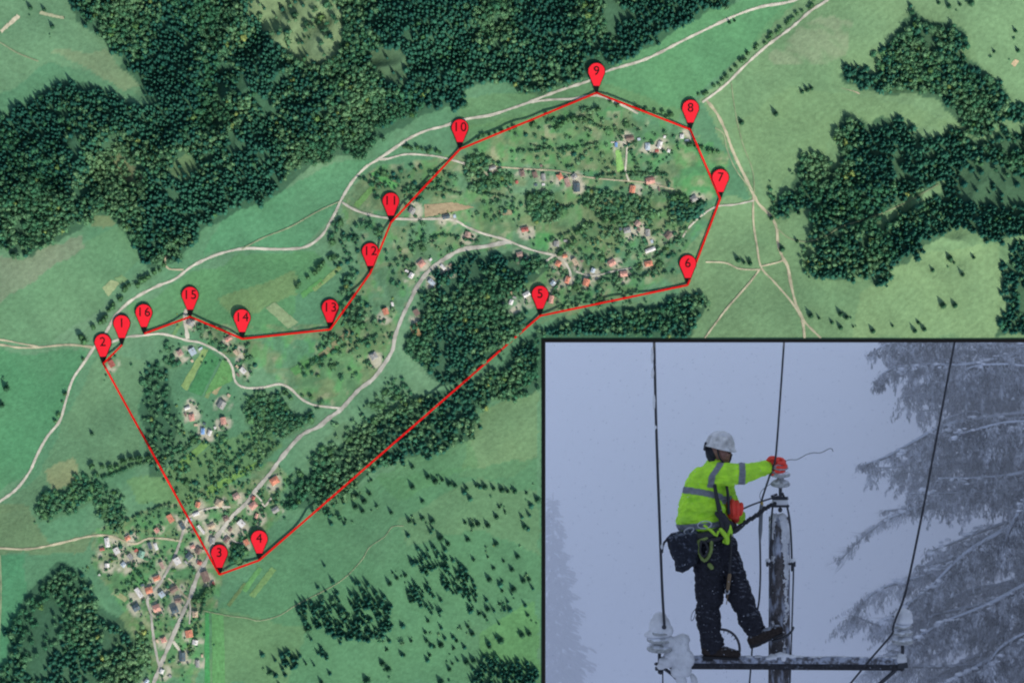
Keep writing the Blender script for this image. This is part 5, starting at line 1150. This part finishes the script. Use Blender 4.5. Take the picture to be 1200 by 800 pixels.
BR = [ # points (x,y,dz,r), hang length profile from trunk to tip, spacing, twig width, material
 ([(1240,380,0,7),(1150,388,10,5),(1080,394,20,4),(1040,402,20,3),(1020,414,20,1.5)], (50,40,40,36,22), 0),
 ([(1240,405,0,7),(1140,424,20,5),(1080,430,25,4),(1045,434,25,3),(1025,446,25,1.5)], (60,62,66,34,18), 0),
 ([(1240,480,0,6),(1140,490,10,5),(1095,505,14,4),(1045,534,14,3),(1008,545,14,1.2)], (70,66,56,28,12), 0),
 ([(1240,440,0,5),(1180,430,30,4),(1140,428,35,3),(1120,440,35,2)], (60,60,60,40,20), 0),
 ([(1240,500,0,5),(1180,500,35,4),(1130,500,40,3),(1112,512,40,2)], (60,70,70,60,30), 0),
 ([(1240,540,0,5),(1190,555,20,4),(1140,560,25,3),(1095,560,25,2)], (60,60,50,30,12), 0),
 ([(1240,395,0,5),(1190,402,-20,4),(1155,405,-20,3)], (40,40,30,20,20), 0),
 ([(1240,600,0,5),(1150,588,10,3),(1090,588,10,2),(1030,612,10,1.4),(984,655,10,.8)], (40,30,22,16,10), 1),
 ([(1240,585,-30,5),(1150,570,-30,3),(1080,590,-30,2),(1040,600,-30,1)], (40,30,26,18,8), 1),
 ([(1240,640,0,5),(1160,640,12,4),(1090,665,14,3),(1030,690,14,2),(992,730,14,1)], (50,50,44,40,30), 1),
 ([(1240,600,20,6),(1190,618,30,5),(1130,650,30,4),(1080,690,30,3),(1030,728,30,1.5)], (60,60,50,40,24), 0),
 ([(1240,650,30,6),(1200,680,40,5),(1150,710,40,4),(1100,725,40,3),(1060,750,40,1.5)], (70,70,60,40,24), 0),
 ([(1240,690,0,5),(1170,700,10,4),(1110,720,10,3),(1040,735,10,2),(1000,720,10,1)], (60,60,50,44,34), 1),
 ([(1240,740,30,6),(1190,755,40,5),(1140,775,40,4),(1095,800,40,3),(1070,825,40,1.5)], (70,70,60,40,24), 0),
 ([(1240,720,50,5),(1205,735,55,4),(1165,760,55,3),(1140,790,55,2)], (50,60,50,40,24), 0),
 ([(1240,760,0,5),(1170,770,10,4),(1110,780,10,3),(1050,785,10,2),(1010,790,10,1)], (60,60,50,44,34), 1),
 ([(1240,540,50,6),(1205,570,60,5),(1180,600,60,4),(1165,640,60,3)], (60,60,50,40,24), 0)]
def edge_x(y): return float(np.interp(y, [395,420,445,490,510,530,548,565,600,640,680,740,820], [1025,1022,1035,1082,1085,1045,1012,1040,1085,1062,1045,1015,1025]))
for k in range(34):
    y0 = 392+k*12.6+R.uniform(-4, 4); low = y0 > 585
    ty = y0+R.uniform(-4, 8) if not low else y0+R.uniform(40, 90); tx = edge_x(min(ty, 815))+(R.uniform(3, 24) if not low else R.uniform(2, 40)); dz = R.uniform(-70, 20); mx_ = (tx+1240)/2
    my = y0-4 if not low else y0+(ty-y0)*.30
    BR.append(([(1240, y0-8, dz, 4), (mx_+50, (y0+my)/2, dz, 3), (mx_, my, dz, 2.4), (tx+30, my*.4+ty*.6-2, dz, 1.6), (tx, ty, dz, .8)], (42, 46, 50, 46, 24) if not low else (50, 46, 40, 34, 16), 1 if (low and k % 2) else 0))
fol = [[], []]
for bi, (pts, hang, mt) in enumerate(BR):
    pts = [(x+(R.uniform(-5, 5) if 0 < i_ < len(pts)-1 else 0), y+(R.uniform(-7, 7) if 0 < i_ < len(pts)-1 else 0), dz, r_) for i_, (x, y, dz, r_) in enumerate(pts)]
    sp = limb(pts, 0); n_ = len(sp); hp = np.interp(np.linspace(0, 1, n_), np.linspace(0, 1, len(hang)), hang)
    # tassels: drooping side twigs of every length, each thick with short needles and rime
    for i, p in enumerate(sp):
        cl = max(.2, min(1.25, .8+1.1*noise.noise(Vector((p.x*.06, bi*3.1, 0)))+.5*noise.noise(Vector((p.x*.25, bi, 3)))))
        for q in range(3 if bi < 17 else 2):
            Lh = max(5, hp[i]*cl*R.uniform(.35, 1.1)); x0 = p.x+R.gauss(0, 3); z0 = p.z+R.gauss(0, 9)
            sway = R.gauss(-.10 if mt == 0 else -.5, .22 if mt == 0 else .45); cur = R.uniform(-.5, .5); m_ = int(Lh/ (1.9 if mt == 0 else 2.6))+2
            for j in range(m_):
                t = j/m_; x = x0+sway*Lh*t+cur*8*t*t; y = p.y-1+Lh*t*(.92 if mt == 0 else .8); wd = (3.4 if mt == 0 else 2.2)*(1-t)**.6+.5
                for w_ in range(2):
                    fol[mt].append((x+R.gauss(0, wd*.6), y+R.uniform(-1, 1), z0+R.gauss(0, 3), R.gauss(0, wd*.7), R.uniform(2, 6.5), R.gauss(0, 1.5), R.uniform(.45, 1.05) if mt == 0 else R.uniform(.3, .6)))
        if mt == 1:
            for q in range(4):
                a = R.uniform(-.3, 1.3); L = R.uniform(6, 24)
                fol[1].append((p.x+R.gauss(0, 2), p.y+R.uniform(-3, 10), p.z+R.gauss(0, 8), -L*math.cos(a), L*math.sin(a)*.7, R.gauss(0, 3), R.uniform(.3, .6)))
link('needle_sprays', spray_mesh('needle_sprays', TF, fs_, fol[0]), M_frost, sp_t); link('rime_sprays', spray_mesh('rime_sprays', TF, fs_, fol[1]), M_frost2, sp_t)
limb([(1250,340,-20,26),(1246,500,-20,28),(1240,700,-20,30),(1236,860,-20,32)], 0, 'trunk')
# snow cushions on upper sides of the near boughs
def cushions():
    V = []; F = []; o = 0
    for bi in range(len(BR)):
        sp = smooth_line([(x, y, dz) for (x, y, dz, r) in BR[bi][0]], 2.5)
        for p in sp:
            if p.x > 1030 and noise.noise(Vector((p.x*.05, bi*2.3, 1))) > (-.02 if bi < 17 else .12):
                s = R.uniform(.7, 3.0)*(1+1.2*noise.noise(Vector((p.x*.10, bi, 5)))); q = ICO2_V*np.array([s*1.6, s*.7, s])*(1+.2*tr.randn(len(ICO2_V), 1)); c = np.array((p.x+R.gauss(0, 2), p.y+.5+R.gauss(0, 2.0), p.z+R.uniform(0, 8)))
                V += [TF(c[0]+a[0], c[1]-a[1], c[2]+a[2]) for a in q]; F.append(ICO2_F+o); o += len(ICO2_V)
    me = mesh_np('bough_snow', np.array(V), np.concatenate(F)); link('bough_snow', me, new_mat('bough_snow', (.74, .77, .84), rough=.9, var=.1, vscale=10), sp_t, smooth=True)
cushions()
for o in sp_t.children:
    if o.name.startswith(('bough_snow', 'needle', 'rime')): tag(o, kind='stuff')
# far spruce in the fog at the frame's left side
TF, fs_ = tree_frame(-1120)
t2 = empty('fogged_spruce', TF(650,800,0)); tag(t2, 'faint tall spruce fading in the fog beside the frame corner rail', 'tree')
sts = []
for k in range(2600):
    u = R.random()**.75; y = 583+u*262; wd = 3+56*u**.9; wd *= .80+.22*noise.noise(Vector((u*24, 1.5, 0)))+.18*math.sin(u*60+5*noise.noise(Vector((u*7, 0, 0)))); a = R.uniform(0, 6.3); rr = wd*R.random()**.45
    x = 648+rr*math.cos(a)*1.0; z = rr*math.sin(a); L = 5+7*u
    sts.append((x, y, z, math.cos(a)*L*.8, L*.55, math.sin(a)*L*.8, 1.6+1.4*u))
link('needle_sprays', spray_mesh('far_sprays', TF, fs_, sts), new_mat('far_needles', (.09, .10, .125), var=.2, vscale=4), t2)
V = [TF(648+2*math.cos(q*1.047)*k, yy, 2*math.sin(q*1.047)*k) for yy, k in ((576, .2), (860, 2.6)) for q in range(6)]
link('trunk', mesh_np('trunk', np.array(V), np.array([(q, (q+1) % 6, 6+(q+1) % 6, 6+q) for q in range(6)])), M_limb, t2)
# falling snow
V = []; F = []; o = 0
OCT = np.array([(1, 0, 0), (-1, 0, 0), (0, 1, 0), (0, -1, 0), (0, 0, 1), (0, 0, -1)], float); OF = np.array([(0, 2, 4), (2, 1, 4), (1, 3, 4), (3, 0, 4), (2, 0, 5), (1, 2, 5), (3, 1, 5), (0, 3, 5)])
for k in range(1700):
    z = R.uniform(-590, -470); x = R.uniform(640, 1215); y = R.uniform(402, 815); s = R.uniform(.25, .75)
    V.append(OCT*s*S*1.1+np.array(W(x, y, z))); F.append(OF+o); o += 6
me = mesh_np('falling_snow', np.concatenate(V), np.concatenate(F)); o = link('falling_snow', me, new_mat('flake', (.5, .53, .6))); tag(o, 'sparse tiny snowflakes drifting round the lineman', kind='stuff')
# fog behind the lineman
hv = bpy.data.materials.new('fog'); hv.use_nodes = True; n = hv.node_tree.nodes; l = hv.node_tree.links; n.clear(); o_ = n.new('ShaderNodeOutputMaterial'); pv = n.new('ShaderNodeVolumePrincipled')
pv.inputs['Color'].default_value = (.96, .97, 1, 1); pv.inputs['Density'].default_value = 0.55; l.new(pv.outputs[0], o_.inputs['Volume'])
p = lambda x, y, z: ((x-600)*S, (400-y)*S, z*S)
v = [p(x, y, z) for z in (-1305, -615) for y in (1390, -90) for x in (310, 1890)]
me = bpy.data.meshes.new('haze'); me.from_pydata(v, [], [(0, 2, 3, 1), (4, 5, 7, 6), (0, 1, 5, 4), (2, 6, 7, 3), (0, 4, 6, 2), (1, 3, 7, 5)]); me.update()
o = link('haze', me, hv); tag(o, 'pale winter fog between the lineman and the sky', kind='stuff')
